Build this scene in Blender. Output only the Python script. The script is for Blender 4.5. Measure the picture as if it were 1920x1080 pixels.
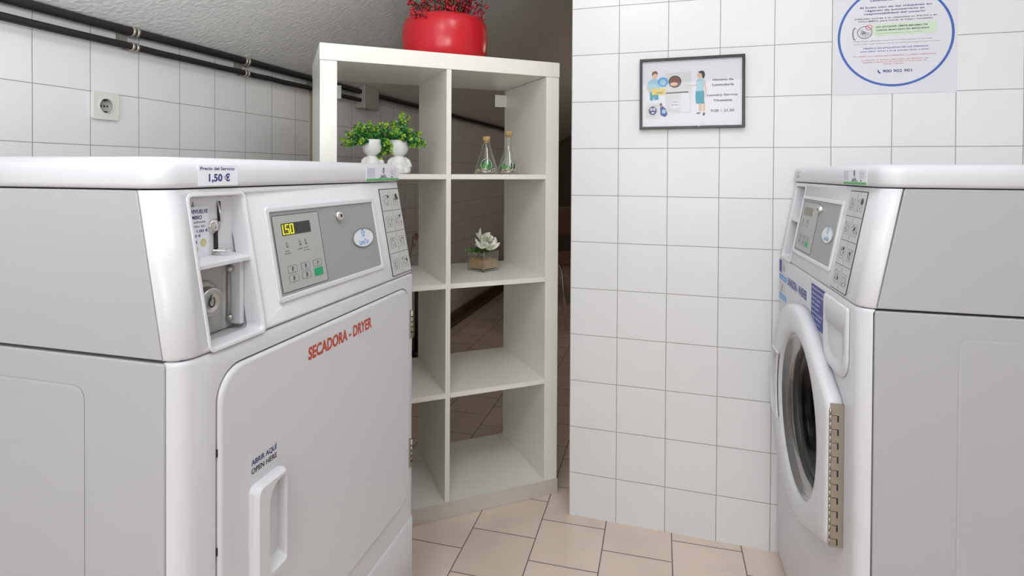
import bpy, bmesh, math, random
from mathutils import Vector, Matrix
C = bpy.context.scene.collection
for o in list(bpy.data.objects): bpy.data.objects.remove(o)
PI = math.pi
sin, cos, rad = math.sin, math.cos, math.radians

# ------------------------------------------------------------------ camera
cam_d = bpy.data.cameras.new('camera'); cam = bpy.data.objects.new('camera', cam_d); C.objects.link(cam)
F_PX, PITCH, ROLL, CAM_H = 1069.56, -0.00918, 0.00577, 1.11416
cam_d.sensor_fit = 'HORIZONTAL'; cam_d.sensor_width = 36.0
cam_d.lens = F_PX * 36.0 / 1920.0
cam_d.shift_y = -(540 - (321.85 + F_PX * 0.00918)) / 1920.0
cam_d.clip_start = 0.05
fwd = Vector((0, cos(PITCH), sin(PITCH))); right = Vector((1, 0, 0)); up = right.cross(fwd)
r2 = right * cos(ROLL) + up * sin(ROLL) * 1.0
u2 = -right * sin(ROLL) + up * cos(ROLL)
M = Matrix((( r2.x, u2.x, -fwd.x), (r2.y, u2.y, -fwd.y), (r2.z, u2.z, -fwd.z))).to_4x4()
M.translation = (0, 0, CAM_H); cam.matrix_world = M
bpy.context.scene.camera = cam

# ------------------------------------------------------------------ world, lamps, added fill lights, exposure
S = bpy.context.scene
S.view_settings.view_transform = 'Standard'; S.view_settings.look = 'None'
S.view_settings.exposure = -0.27; S.view_settings.gamma = 1.0; S.view_settings.use_curve_mapping = False
W = bpy.data.worlds.new('world'); S.world = W; W.use_nodes = True
W.node_tree.nodes['Background'].inputs[0].default_value = (0.9, 0.93, 1.0, 1)
W.node_tree.nodes['Background'].inputs[1].default_value = 0.05
def area(name, loc, size, power, col=(1, 1, 1), rot=(0, 0, 0), sy=None):
    l = bpy.data.lights.new(name, 'AREA'); l.energy = power; l.color = col; l.size = size
    if sy: l.shape = 'RECTANGLE'; l.size_y = sy
    o = bpy.data.objects.new(name, l); o.location = loc; o.rotation_euler = rot; C.objects.link(o); return o
def globe(name, loc, r, power, col):
    l = bpy.data.lights.new(name, 'POINT'); l.energy = power; l.color = col; l.shadow_soft_size = r
    o = bpy.data.objects.new(name, l); o.location = loc; C.objects.link(o); return o
globe('ceiling_lamp_light', (-.28, .10, 2.15), .07, 9, (.965, .98, 1))
globe('second_lamp_light', (.45, .60, 2.26),   .11, 11, (.965, .98, 1))
bl_ = area('bounce_fill', (.30, -.35, 1.40), 0.5, 28, (.94, .97, 1), (0, 0, 0), 0.5)  # unseen fill added to brighten the ceiling and left wall
bl_.rotation_euler = Vector((-.62, .45, .75)).to_track_quat('-Z', 'Y').to_euler(); bl_.data.spread = rad(125)
area('behind_camera_fill', (-.55, -1.80, 1.30), 1.5, 27, (.96, .98, 1), (rad(90), 0, rad(-8)), 1.3)  # added fill panel behind the camera, no opening in that wall
globe('far_room_fill', (1.9, 4.4, 1.9), .15, 12, (1, .86, .68))  # added warm fill that lifts the dark room beyond

# ------------------------------------------------------------------ frames of the place
D_O, D_A = (-0.40419, 0.69832), 1.31127            # dryer: front-left floor corner, direction of its front
W_A = 1.32396 + PI
W_O = (0.61598 + 0.683 * cos(1.32396), 1.01095 + 0.683 * sin(1.32396))
S_O, S_A = (-0.56559, 1.67287), 0.38906
R_O, R_A = (0.33595, 1.80369), -0.29648            # tiled wall on the right
L_O, L_A = (-1.21425, 1.4442), 1.29995             # tiled wall on the left
def fm(o, a, z=0): return Matrix.Translation((o[0], o[1], z)) @ Matrix.Rotation(a, 4, 'Z')

# ------------------------------------------------------------------ materials
def mat(name, col, rough=0.5, metal=0.0, noise=0.0, nscale=20, bump=0.0, bscale=60, **kw):
    m = bpy.data.materials.new(name); m.use_nodes = True
    n, l = m.node_tree.nodes, m.node_tree.links; b = n['Principled BSDF']
    b.inputs['Base Color'].default_value = (*col, 1); b.inputs['Roughness'].default_value = rough
    b.inputs['Metallic'].default_value = metal
    for k, v in kw.items(): b.inputs[k.replace('_', ' ')].default_value = v
    tc = n.new('ShaderNodeTexCoord')
    nz = n.new('ShaderNodeTexNoise'); nz.inputs['Scale'].default_value = nscale; nz.inputs['Detail'].default_value = 4
    l.new(tc.outputs['Object'], nz.inputs['Vector'])
    mx = n.new('ShaderNodeMixRGB'); mx.inputs[1].default_value = (*[c * (1 - noise) for c in col], 1)
    mx.inputs[2].default_value = (*[min(1, c * (1 + noise)) for c in col], 1)
    l.new(nz.outputs['Fac'], mx.inputs[0]); l.new(mx.outputs[0], b.inputs['Base Color'])
    if bump:
        nb = n.new('ShaderNodeTexNoise'); nb.inputs['Scale'].default_value = bscale; nb.inputs['Detail'].default_value = 5
        l.new(tc.outputs['Object'], nb.inputs['Vector'])
        bp = n.new('ShaderNodeBump'); bp.inputs['Strength'].default_value = bump; bp.inputs['Distance'].default_value = 0.01
        l.new(nb.outputs['Fac'], bp.inputs['Height']); l.new(bp.outputs[0], b.inputs['Normal'])
    return m
def tile_mat(name, col, grout, size, gap, axes, off=(0, 0), offset=0.0, rough=0.12, vary=0.015, rough_n=0.0, dirt=None):
    m = bpy.data.materials.new(name); m.use_nodes = True
    n, l = m.node_tree.nodes, m.node_tree.links; b = n['Principled BSDF']
    tc = n.new('ShaderNodeTexCoord'); sp = n.new('ShaderNodeSeparateXYZ'); cb = n.new('ShaderNodeCombineXYZ')
    l.new(tc.outputs['Object'], sp.inputs[0])
    for i, ax in enumerate(axes):
        ad = n.new('ShaderNodeMath'); ad.operation = 'ADD'; ad.inputs[1].default_value = off[i] + 60 * size
        l.new(sp.outputs[ax], ad.inputs[0]); l.new(ad.outputs[0], cb.inputs[i])
    # slight waviness of the joints
    nz = n.new('ShaderNodeTexNoise'); nz.inputs['Scale'].default_value = 6; l.new(tc.outputs['Object'], nz.inputs['Vector'])
    vm = n.new('ShaderNodeVectorMath'); vm.operation = 'MULTIPLY_ADD'
    vm.inputs[1].default_value = (0.0025,) * 3; l.new(nz.outputs['Color'], vm.inputs[0]); l.new(cb.outputs[0], vm.inputs[2])
    sb = n.new('ShaderNodeVectorMath'); sb.operation = 'SUBTRACT'; sb.inputs[1].default_value = (0.00125,) * 3
    l.new(vm.outputs[0], sb.inputs[0])
    br = n.new('ShaderNodeTexBrick'); br.offset = offset; br.squash = 1.0; br.offset_frequency = 2
    br.inputs['Scale'].default_value = 1.0; br.inputs['Brick Width'].default_value = size; br.inputs['Row Height'].default_value = size
    br.inputs['Mortar Size'].default_value = gap; br.inputs['Mortar Smooth'].default_value = 0.3; br.inputs['Bias'].default_value = 0
    br.inputs['Color1'].default_value = (*[c * (1 - vary) for c in col], 1)
    br.inputs['Color2'].default_value = (*[c * (1 + vary) for c in col], 1)
    br.inputs['Mortar'].default_value = (*grout, 1)
    l.new(sb.outputs[0], br.inputs['Vector'])
    n2 = n.new('ShaderNodeTexNoise'); n2.inputs['Scale'].default_value = 7; n2.inputs['Detail'].default_value = 6
    l.new(tc.outputs['Object'], n2.inputs['Vector'])
    mx = n.new('ShaderNodeMixRGB'); mx.blend_type = 'MULTIPLY'; mx.inputs[2].default_value = (*(dirt or (.93, .92, .91)), 1)
    cr = n.new('ShaderNodeMapRange'); cr.inputs[1].default_value = .45; cr.inputs[2].default_value = .75; cr.inputs[4].default_value = .8 if dirt else .25
    l.new(n2.outputs['Fac'], cr.inputs[0]); l.new(cr.outputs[0], mx.inputs[0])
    l.new(br.outputs['Color'], mx.inputs[1]); l.new(mx.outputs[0], b.inputs['Base Color'])
    mr = n.new('ShaderNodeMapRange'); mr.inputs[3].default_value = rough; mr.inputs[4].default_value = 0.8
    l.new(br.outputs['Fac'], mr.inputs[0]); l.new(mr.outputs[0], b.inputs['Roughness'])
    ad2 = n.new('ShaderNodeMath'); ad2.operation = 'MULTIPLY_ADD'; ad2.inputs[1].default_value = -1.0
    n3 = n.new('ShaderNodeTexNoise'); n3.inputs['Scale'].default_value = 9; l.new(tc.outputs['Object'], n3.inputs['Vector'])
    l.new(br.outputs['Fac'], ad2.inputs[0]); l.new(n3.outputs['Fac'], ad2.inputs[2])
    bp = n.new('ShaderNodeBump'); bp.inputs['Strength'].default_value = 0.25; bp.inputs['Distance'].default_value = 0.003
    l.new(ad2.outputs[0], bp.inputs['Height']); l.new(bp.outputs[0], b.inputs['Normal'])
    return m
def glass_mat(name, col=(1, 1, 1), refl=1.0):
    # thin clear glass: see-through with Fresnel reflections
    m = bpy.data.materials.new(name); m.use_nodes = True; n, l = m.node_tree.nodes, m.node_tree.links
    n.remove(n['Principled BSDF']); out = n['Material Output']
    tr = n.new('ShaderNodeBsdfTransparent'); tr.inputs[0].default_value = (*col, 1)
    gl = n.new('ShaderNodeBsdfGlossy'); gl.inputs['Roughness'].default_value = .03; gl.inputs[0].default_value = (1, 1, 1, 1)
    fr = n.new('ShaderNodeLayerWeight'); fr.inputs[0].default_value = .5
    pw = n.new('ShaderNodeMath'); pw.operation = 'POWER'; pw.inputs[1].default_value = 2.6
    ml = n.new('ShaderNodeMath'); ml.operation = 'MULTIPLY_ADD'; ml.inputs[1].default_value = .75 * refl; ml.inputs[2].default_value = .035 * refl
    l.new(fr.outputs['Facing'], pw.inputs[0]); l.new(pw.outputs[0], ml.inputs[0])
    mx = n.new('ShaderNodeMixShader'); l.new(ml.outputs[0], mx.inputs[0]); l.new(tr.outputs[0], mx.inputs[1]); l.new(gl.outputs[0], mx.inputs[2])
    l.new(mx.outputs[0], out.inputs['Surface']); return m
def emit_mat(name, col, k):
    m = mat(name, col, .5); b = m.node_tree.nodes['Principled BSDF']
    b.inputs['Emission Color'].default_value = (*col, 1); b.inputs['Emission Strength'].default_value = k; return m

WHITE = mat('white_enamel', (.70, .70, .735), .32, noise=.012, nscale=3)
WHITE2 = mat('white_plastic', (.71, .71, .74), .28, noise=.01, nscale=4)
DWHITE = mat('shaded_white_steel', (.46, .46, .48), .35, noise=.012, nscale=3)  # machine white with the shade of the side faces put into its colour
LAMIN = mat('white_laminate', (.90, .885, .81), .28, noise=.015, nscale=5, bump=.02, bscale=120)
LAMIN2 = mat('worn_laminate', (.66, .61, .54), .4, noise=.03, nscale=9)
GREY = mat('grey_panel', (.35, .355, .355), .42, noise=.02, nscale=60)
GREYL = mat('light_grey_keypad', (.44, .45, .44), .45, noise=.02, nscale=60)
STICK2 = mat('clear_sticker', (.71, .71, .76), .35, noise=.01)
PAPER = mat('sheet_film', (.56, .56, .55), .4, noise=.02, nscale=30)
STICK = mat('white_sticker', (.83, .83, .90), .35, noise=.01)
STEEL = mat('chrome', (.72, .71, .70), .2, 1.0, noise=.03)
BRUSH = mat('brushed_steel', (.50, .485, .45), .36, 1.0, noise=.06, nscale=40)
RSTEEL = mat('ring_steel', (.42, .41, .40), .22, 1.0, noise=.05)
HINGE = mat('hinge_steel', (.43, .39, .33), .42, 1.0, noise=.06, nscale=40)
PLATE = mat('grey_cast_metal', (.47, .46, .43), .45, .3, noise=.05, nscale=40)
BLACK = mat('black', (.012, .012, .013), .4, noise=.05)
DARK = mat('dark_gap', (.03, .03, .03), .8, noise=.05)
LINE = mat('dark_print', (.05, .05, .055), .6, noise=.03)
LINE2 = mat('grey_print', (.22, .22, .23), .6, noise=.03)
BLUE = mat('blue_print', (.035, .06, .32), .5, noise=.03)
BLUED = mat('navy_print', (.03, .045, .19), .5, noise=.03)
BLUER = mat('ring_blue', (.06, .14, .46), .5, noise=.03)
SKY = mat('sky_blue_print', (.10, .38, .75), .5, noise=.03)
RED = mat('orange_red_print', (.55, .075, .03), .5, noise=.03)
PINKP = mat('pink_print', (.62, .16, .18), .5, noise=.03)
GREENP = mat('green_print', (.11, .42, .12), .5, noise=.03)
GREENL = mat('pale_green_print', (.63, .76, .58), .5, noise=.02)
GREENB = mat('green_key', (.0, .36, .14), .4, noise=.03)
LCD = mat('display_window', (.03, .025, .022), .25, noise=.03)
LCD2 = mat('display_off', (.16, .14, .07), .3, noise=.03)
LED = emit_mat('lit_digits', (.85, .80, .05), 1.1)
LEDG = emit_mat('lit_digit_halo', (.12, .11, .004), .12)
CERAM = mat('white_ceramic', (.82, .82, .80), .12, noise=.01)
REDC = mat('red_ceramic', (.58, .012, .022), .27, noise=.03, nscale=5)
PIPE = mat('dark_foam_pipe', (.014, .013, .013), .5, noise=.2, nscale=30, bump=.2, bscale=40)
CLIP = mat('clip_metal', (.50, .47, .40), .35, .7, noise=.2)
CLIPP = mat('grey_clip_plastic', (.22, .21, .19), .5, noise=.05)
BOX = mat('beige_grey_plastic', (.42, .41, .35), .5, noise=.03)
SOCK = mat('ivory_plastic', (.76, .76, .71), .3, noise=.01)
SOCKD = mat('socket_inside', (.36, .35, .33), .4, noise=.02)
PAINT = mat('rough_ceiling_plaster', (.82, .82, .81), .9, noise=.03, nscale=9, bump=.5, bscale=75)
PAINTW = mat('wall_paint', (.70, .70, .68), .85, noise=.03, bump=.1)
DARKW = mat('far_wall_paint', (.16, .13, .10), .85, noise=.1, bump=.1)
WOOD = mat('dark_wood', (.17, .10, .06), .5, noise=.3, nscale=14)
TRIMW = mat('beige_edge', (.55, .48, .36), .5, noise=.05)
LEAF1 = mat('leaf_green', (.08, .32, .07), .4, noise=.35, nscale=70)
LEAF2 = mat('leaf_lime', (.36, .56, .05), .4, noise=.3, nscale=70)
LEAF3 = mat('leaf_deep', (.02, .14, .045), .4, noise=.3, nscale=70)
LEAF4 = mat('leaf_olive', (.22, .24, .07), .5, noise=.3, nscale=70)
STEM = mat('stem_brown', (.12, .10, .04), .6, noise=.2)
BERRY = mat('berry_red', (.50, .012, .03), .18, noise=.2, nscale=80)
BERRYD = mat('berry_dark', (.16, .01, .03), .2, noise=.2, nscale=80)
CORK = mat('cork', (.55, .36, .18), .8, noise=.25, nscale=160, bump=.3, bscale=200)
PEB = mat('pebbles', (.66, .54, .43), .6, noise=.45, nscale=130)
PEBT = mat('tan_gravel', (.55, .36, .19), .7, noise=.4, nscale=160, bump=.5, bscale=150)
MOSS = mat('moss', (.05, .36, .05), .8, noise=.5, nscale=120, bump=.6, bscale=150)
PETAL = mat('cream_petal', (.88, .90, .76), .45, noise=.05, nscale=60)
PETALP = mat('pink_petal', (.66, .45, .38), .5, noise=.1, nscale=60)
GEDGE = glass_mat('glass_edge', (.84, .87, .85), 3.0); RIMG = glass_mat('glass_rim', (.75, .82, .78), 9.0); GLASS = glass_mat('clear_glass', (.97, .98, .975)); DGLASS = glass_mat('door_glass', (.66, .67, .66), .5); PGLASS = glass_mat('picture_glass', (.98, .98, .98), .35)
RUBBER = mat('dark_rubber', (.03, .03, .03), .45, noise=.1)
DRUM = mat('drum_dark', (.02, .019, .017), .4, .3, noise=.2, nscale=20)
SKIN = mat('skin_print', (.75, .50, .36), .5, noise=.02); TEAL = mat('teal_print', (.02, .33, .43), .5, noise=.02)
SHIRT = mat('pale_blue_print', (.36, .60, .70), .5, noise=.02); YEL = mat('yellow_print', (.80, .62, .12), .5, noise=.02)
HAIR = mat('brown_print', (.20, .08, .06), .5, noise=.02); LGR = mat('light_grey_print', (.66, .67, .68), .5, noise=.02)
PIC = mat('picture_paper', (.76, .76, .82), .25, noise=.01); POSTER = mat('poster_paper', (.74, .74, .80), .3, noise=.01)
FRAME = mat('black_frame', (.02, .02, .022), .25, noise=.05)

# ------------------------------------------------------------------ mesh builder
class MB:
    def __init__(s): s.bm = bmesh.new(); s.mats = []
    def mi(s, m):
        if m not in s.mats: s.mats.append(m)
        return s.mats.index(m)
    def face(s, vs, m, smooth=False):
        try: f = s.bm.faces.new(vs)
        except ValueError: return None
        f.material_index = s.mi(m); f.smooth = smooth; return f
    def loft(s, rings, m, smooth=False, cap0=True, cap1=True, closed=True):
        R = [[s.bm.verts.new(p) for p in r] for r in rings]; n = len(R[0])
        for a, b in zip(R, R[1:]):
            for i in range(n if closed else n - 1):
                s.face([a[i], a[(i + 1) % n], b[(i + 1) % n], b[i]], m, smooth)
        if cap0: s.face(R[0][::-1], m)
        if cap1: s.face(R[-1], m)
        return R
    def box(s, x0, x1, y0, y1, z0, z1, m):
        s.loft([[(x0, y0, z0), (x1, y0, z0), (x1, y1, z0), (x0, y1, z0)], [(x0, y0, z1), (x1, y0, z1), (x1, y1, z1), (x0, y1, z1)]], m)
    def plate(s, pts, y0, y1, m, smooth=False, fn=None):
        fn = fn or (lambda x, y, z: (x, y, z))
        s.loft([[fn(x, y0, z) for x, z in pts], [fn(x, y1, z) for x, z in pts]], m, smooth)
    def ringplate(s, outer, inner, y0, y1, m, fn=None, smooth=False):
        fn = fn or (lambda x, y, z: (x, y, z))
        rings = [[fn(x, y1, z) for x, z in outer], [fn(x, y0, z) for x, z in outer], [fn(x, y0, z) for x, z in inner], [fn(x, y1, z) for x, z in inner]]
        R = s.loft(rings, m, smooth, False, False)
        n = len(outer)
        for i in range(n): s.face([R[3][i], R[3][(i + 1) % n], R[0][(i + 1) % n], R[0][i]], m)
    def tube(s, path, r, m, n=10, smooth=True, caps=True):
        path = [Vector(p) for p in path]; rings = []
        for i, p in enumerate(path):
            d = (path[min(i + 1, len(path) - 1)] - path[max(i - 1, 0)]).normalized()
            a = d.orthogonal().normalized() if i == 0 else (a - d * a.dot(d)).normalized()
            b = d.cross(a); rr = r[i] if isinstance(r, (list, tuple)) else r
            rings.append([p + (a * cos(t * 2 * PI / n) + b * sin(t * 2 * PI / n)) * rr for t in range(n)])
        s.loft(rings, m, smooth, caps, caps)
    def lathe(s, prof, m, c=(0, 0, 0), n=32, smooth=True, axis='z', cap0=False, cap1=False, sx=1, sy=1):
        rings = []
        for r, z in prof:
            ring = []
            for i in range(n):
                t = 2 * PI * i / n; a, b = r * cos(t) * sx, r * sin(t) * sy
                if axis == 'z': ring.append((c[0] + a, c[1] + b, c[2] + z))
                else: ring.append((c[0] + a, c[1] + z, c[2] + b))
            rings.append(ring)
        s.loft(rings, m, smooth, cap0, cap1)
    def ball(s, c, r, m, n=10, sc=(1, 1, 1)):
        c = Vector(c); k = max(4, n // 2 + 1); rings = []
        for a in range(1, k):
            t = PI * a / k
            rings.append([s.bm.verts.new((c.x + r * sc[0] * sin(t) * cos(2 * PI * i / n), c.y + r * sc[1] * sin(t) * sin(2 * PI * i / n), c.z - r * sc[2] * cos(t))) for i in range(n)])
        lo = s.bm.verts.new((c.x, c.y, c.z - r * sc[2])); hi = s.bm.verts.new((c.x, c.y, c.z + r * sc[2]))
        for i in range(n):
            q = (i + 1) % n
            s.face([lo, rings[0][q], rings[0][i]], m, True); s.face([hi, rings[-1][i], rings[-1][q]], m, True)
            for A, B in zip(rings, rings[1:]): s.face([A[i], A[q], B[q], B[i]], m, True)
    def build(s, name, parent=None, bevel=0, seg=3, smooth_all=False, recalc=True):
        if recalc: bmesh.ops.recalc_face_normals(s.bm, faces=s.bm.faces)
        me = bpy.data.meshes.new(name); s.bm.to_mesh(me); s.bm.free()
        for m in s.mats: me.materials.append(m)
        o = bpy.data.objects.new(name, me); C.objects.link(o)
        if parent: o.parent = parent
        if bevel:
            b = o.modifiers.new('bevel', 'BEVEL'); b.width = bevel; b.segments = seg; b.limit_method = 'ANGLE'; b.angle_limit = rad(35)
            b.harden_normals = False
            for p in me.polygons: p.use_smooth = True
            w = o.modifiers.new('wn', 'WEIGHTED_NORMAL'); w.keep_sharp = True
        return o
def apply_mods(o):
    dg = bpy.context.evaluated_depsgraph_get(); dg.update()
    me = bpy.data.meshes.new_from_object(o.evaluated_get(dg)); o.modifiers.clear(); o.data = me
def cut(o, cutter):
    b = o.modifiers.new('cut', 'BOOLEAN'); b.object = cutter; b.operation = 'DIFFERENCE'; b.solver = 'EXACT'
    apply_mods(o); bpy.data.objects.remove(cutter)
def rr(x0, x1, z0, z1, r, n=6):
    rs = r if isinstance(r, (list, tuple)) else [r] * 4   # order: bottom-left, bottom-right, top-right, top-left
    pts = []
    for (cx, cz, a0, q) in ((x0 + rs[0], z0 + rs[0], PI, rs[0]), (x1 - rs[1], z0 + rs[1], 1.5 * PI, rs[1]), (x1 - rs[2], z1 - rs[2], 0, rs[2]), (x0 + rs[3], z1 - rs[3], .5 * PI, rs[3])):
        for i in range(n + 1): t = a0 + .5 * PI * i / n; pts.append((cx + q * cos(t), cz + q * sin(t)))
    return pts
def ell(cx, cz, rx, rz, n=32): return [(cx + rx * cos(2 * PI * i / n), cz + rz * sin(2 * PI * i / n)) for i in range(n)]
_tc = {}
def glyphs(txt, heavy):
    k = (txt, heavy)
    if k not in _tc:
        cu = bpy.data.curves.new('t', 'FONT'); cu.body = txt; cu.size = 1; cu.resolution_u = 3
        cu.offset = heavy; cu.fill_mode = 'FRONT'
        o = bpy.data.objects.new('t', cu)
        me = bpy.data.meshes.new_from_object(o)
        vs = [(v.co.x, v.co.y) for v in me.vertices]; fs = [tuple(p.vertices) for p in me.polygons]
        bpy.data.objects.remove(o); bpy.data.curves.remove(cu); bpy.data.meshes.remove(me)
        _tc[k] = (vs, fs)
    return _tc[k]
def text(mb, txt, x0, x1, z0, z1, y, m, fn=None, bold=0.0):
    # lettering fitted between x0..x1; z0 = base line, z1 = capital height
    h = z1 - z0
    vs, fs = glyphs(txt, round(min(.035, bold / max(h, 1e-6) * .30 + .004), 3))
    ax, bx = min(v[0] for v in vs), max(v[0] for v in vs)
    fn = fn or (lambda a, b, c: (a, b, c))
    V = [mb.bm.verts.new(fn(x0 + (v[0] - ax) / (bx - ax) * (x1 - x0), y, z0 + v[1] / .73 * h)) for v in vs]
    for f in fs: mb.face([V[i] for i in f], m)
def empty(name, mtx, label, cat, group=None):
    o = bpy.data.objects.new(name, None); C.objects.link(o); o.matrix_world = mtx; o.empty_display_size = .1
    o['label'] = label; o['category'] = cat
    if group: o['group'] = group
    return o
def tag(o, label, cat, group=None, kind=None):
    o['label'] = label; o['category'] = cat
    if group: o['group'] = group
    if kind: o['kind'] = kind
    return o
def struct(o): o['kind'] = 'structure'; return o

# ------------------------------------------------------------------ the setting
GR = (.40, .39, .375)
TILE_R = tile_mat('white_wall_tile', (.82, .825, .835), (.36, .35, .33), .15, .0013, ('X', 'Z'), (0, -0.13932), vary=.012, rough=.3)
TILE_L = tile_mat('white_wall_tile_left', (.84, .845, .855), (.36, .35, .33), .15, .0013, ('X', 'Z'), (0, -(1.18164 - .15 * 7)), vary=.012, rough=.32)
FLOOR = tile_mat('beige_floor_tile', (.80, .66, .56), (.20, .155, .125), .20, .0020, ('X', 'Y'), (0.014, .038), offset=.5, rough=.28, vary=.05, dirt=(.86, .86, .85))
a75 = rad(75.3)
m_ = MB()
fl_c = [(-4, -3), (4.5, -3), (4.5, 9), (-4, 9)]
ca, sa_ = cos(a75), sin(a75)
pts = [(x * ca + y * sa_, -x * sa_ + y * ca) for x, y in fl_c]
m_.loft([[(x, y, -.05) for x, y in pts], [(x, y, 0) for x, y in pts]], FLOOR)
fo = struct(m_.build('floor')); fo.matrix_world = fm((0, 0), a75)
def wallbox(name, o, a, x0, x1, z0, z1, t, m):
    b = MB(); b.box(x0, x1, 0, t, z0, z1, m); w = struct(b.build(name)); w.matrix_world = fm(o, a); return w
wallbox('wall_left', L_O, L_A, -3.6, 8.0, 0, 1.62, .15, TILE_L)
wallbox('wall_right', R_O, R_A, -.151, 2.3, 0, 2.6, .12, TILE_R)
# closing walls of the room (behind and beside the camera) and of the dim room beyond
def seg_wall(name, p, q, m, z1=2.6, t=.1):
    b = MB(); d = math.dist(p, q); b.box(0, d, 0, t, 0, z1, m)
    w = struct(b.build(name)); w.matrix_world = fm(p, math.atan2(q[1] - p[1], q[0] - p[0])); return w
seg_wall('wall_side', (2.62, 1.35), (2.1, -2.05), PAINTW)
seg_wall('wall_back', (2.3, -1.9), (-2.6, -1.9), PAINTW)
seg_wall('wall_far', (-1.3, 8.4), (4.4, 7.4), DARKW)
seg_wall('wall_beyond', (4.2, 8.2), (2.62, 1.35), DARKW)
# sloping ceiling rising from the left wall, then level
b = MB()
prof = [(0.05, 1.489), (-1.62, 2.445), (-6.0, 2.445), (-6.0, 2.60), (-1.6, 2.60), (0.05, 1.645)]
b.loft([[(-3.6, y, z) for y, z in prof], [(8.0, y, z) for y, z in prof]], PAINT)
ce = struct(b.build('ceiling')); ce.matrix_world = fm(L_O, L_A)
# beige edge strip where the left wall's first run of tiles ends
b = MB(); b.box(1.145, 1.168, -.006, .0, 0.0, 1.46, TRIMW); t = struct(b.build('trim_1')); t.matrix_world = fm(L_O, L_A)
b = MB(); b.box(1.25, 7.9, -.07, -.0, 0.0, .018, WOOD); b.box(1.25, 7.9, -.02, 0, 0, .07, WOOD); t = struct(b.build('baseboard_left', bevel=.003)); t.matrix_world = fm(L_O, L_A)

# ------------------------------------------------------------------ pipes along the left wall
LM = fm(L_O, L_A)
def pipe(r, y, z, x0, x1, label, clips):
    b = MB(); N = 60; rng = random.Random(int(z * 1000))
    b.tube([(x0 + (x1 - x0) * i / N, y + rng.uniform(-.0008, .0008), z + rng.uniform(-.0012, .0012)) for i in range(N + 1)], r, PIPE, 14)
    o = b.build('pipe'); o.matrix_world = LM; tag(o, label, 'pipe', 'pipes along the left wall')
    for cx in clips:
        c = MB()
        for dx in (-.006, .006):
            c.lathe([(r * 1.02, -.0035), (r * 1.22, -.0035), (r * 1.22, .0035), (r * 1.02, .0035)], CLIP, n=20)
        k = MB()
        for dx in (-.007, .007):
            rings = []
            for (rr_, xx) in ((r * 1.0, -.004), (r * 1.22, -.004), (r * 1.22, .004), (r * 1.0, .004)):
                rings.append([(cx + dx + xx, y + rr_ * cos(2 * PI * i / 20), z + rr_ * sin(2 * PI * i / 20)) for i in range(20)])
            k.loft(rings, CLIP, True, False, False)
        k.box(cx - .009, cx + .009, y + r * .9, 0, z - .008, z + .008, CLIPP)
        c.bm.free(); k.build('pipe_clip', o)
pipe(.0130, -.032, 1.518, -3.4, 6.6, 'thicker black pipe in the angle of wall and ceiling', [-.7, .255, .715, 1.15])
pipe(.0105, -.032, 1.474, -3.4, 1.60, 'thinner black pipe running just below the thicker ceiling pipe', [-.7, .255, .715, 1.15])
for cx in (.235, .70, 1.135):
    b = MB(); b.box(cx - .010, cx + .010, -.02, 0, 1.478, 1.514, CLIPP); o = b.build('pipe_bracket'); o.matrix_world = LM
    tag(o, {.235: 'grey bracket joining the two wall pipes above the socket', .70: 'grey bracket joining the wall pipes above the dryer, nearer the shelf', 1.135: 'small grey bracket on the wall pipes right beside the white shelf'}[cx], 'bracket', 'brackets between the two pipes')
e = empty('junction_box', LM @ Matrix.Translation((1.60, 0, 1.49)), 'beige grey electrical junction box on the wall pipes, seen through the shelf', 'junction box')
b = MB(); b.box(-.075, .065, -.05, 0, -.055, .055, BOX); b.build('box_body', e, .006)
b = MB(); b.box(-.078, .068, -.062, -.0502, -.058, .058, BOX); b.build('cover', e, .004)
# socket
e = empty('wall_socket', LM @ Matrix.Translation((.189, 0, 1.294)), 'ivory round power socket in a square plate on the left tiled wall', 'socket')
b = MB(); b.ringplate(rr(-.0395, .0395, -.0395, .0395, .007), [(.0205 * cos(PI + 2 * PI * (i + .5) / 28), .0205 * sin(PI + 2 * PI * (i + .5) / 28)) for i in range(28)], -.010, 0, SOCK); b.build('socket_plate', e, .0015)
b = MB(); b.lathe([(.0205, -.0098), (.0195, -.0005), (.001, -.0004)], SOCKD, axis='y', n=32)
b.lathe([(.0224, -.0095), (.0224, -.0118), (.0205, -.0118), (.0203, -.009)], SOCK, axis='y', n=32)
b.build('socket_well', e)
b = MB()
for x in (-.0095, .0095): b.lathe([(.0028, -.0016), (.001, -.0015)], BLACK, (x, 0, 0), 12, axis='y', cap1=True)
b.lathe([(.003, -.0016), (.001, -.0016)], BLACK, (0, 0, 0), 12, axis='y', cap1=True)
for z in (-.0165, .0165): b.box(-.004, .004, -.0095, -.001, z - .0015, z + .0015, BLACK)
b.build('contacts', e)

# ------------------------------------------------------------------ laundry machines
YT, ZB, ZT = .040, .876, 1.088
def slope(x, y, z):           # y measured outwards from the console's sloping face
    return (x, YT * (z - ZB) / (ZT - ZB) + y, z)
def outline(w, d, r, y0=0.0, n=7):
    pts = []
    for (cx, a0) in ((r, PI), (w - r, 1.5 * PI)):
        for i in range(n + 1):
            t = a0 + .5 * PI * i / n; pts.append((cx + r * cos(t), y0 + r + r * sin(t)))
    return pts + [(w, d), (0, d)]
MW, MD = .683, .70
def logo(mb, cx, cz, s, y, fn, c1, c2):
    mb.ringplate(ell(cx, cz + s * .35, s * .16, s * .24, 14), ell(cx, cz + s * .35, s * .09, s * .15, 14), y - .0001, y, c1, fn)
    for k in range(6):
        t = k * PI / 3; mb.plate(ell(cx + s * .21 * cos(t), cz + s * .35 + s * .30 * sin(t), s * .05, s * .06, 6), y - .0001, y, c1, fn=fn)
    text(mb, 'LavaTur', cx - s * .62, cx + s * .62, cz - s * .42, cz - s * .08, y, c2, fn, bold=s * .02)
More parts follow.
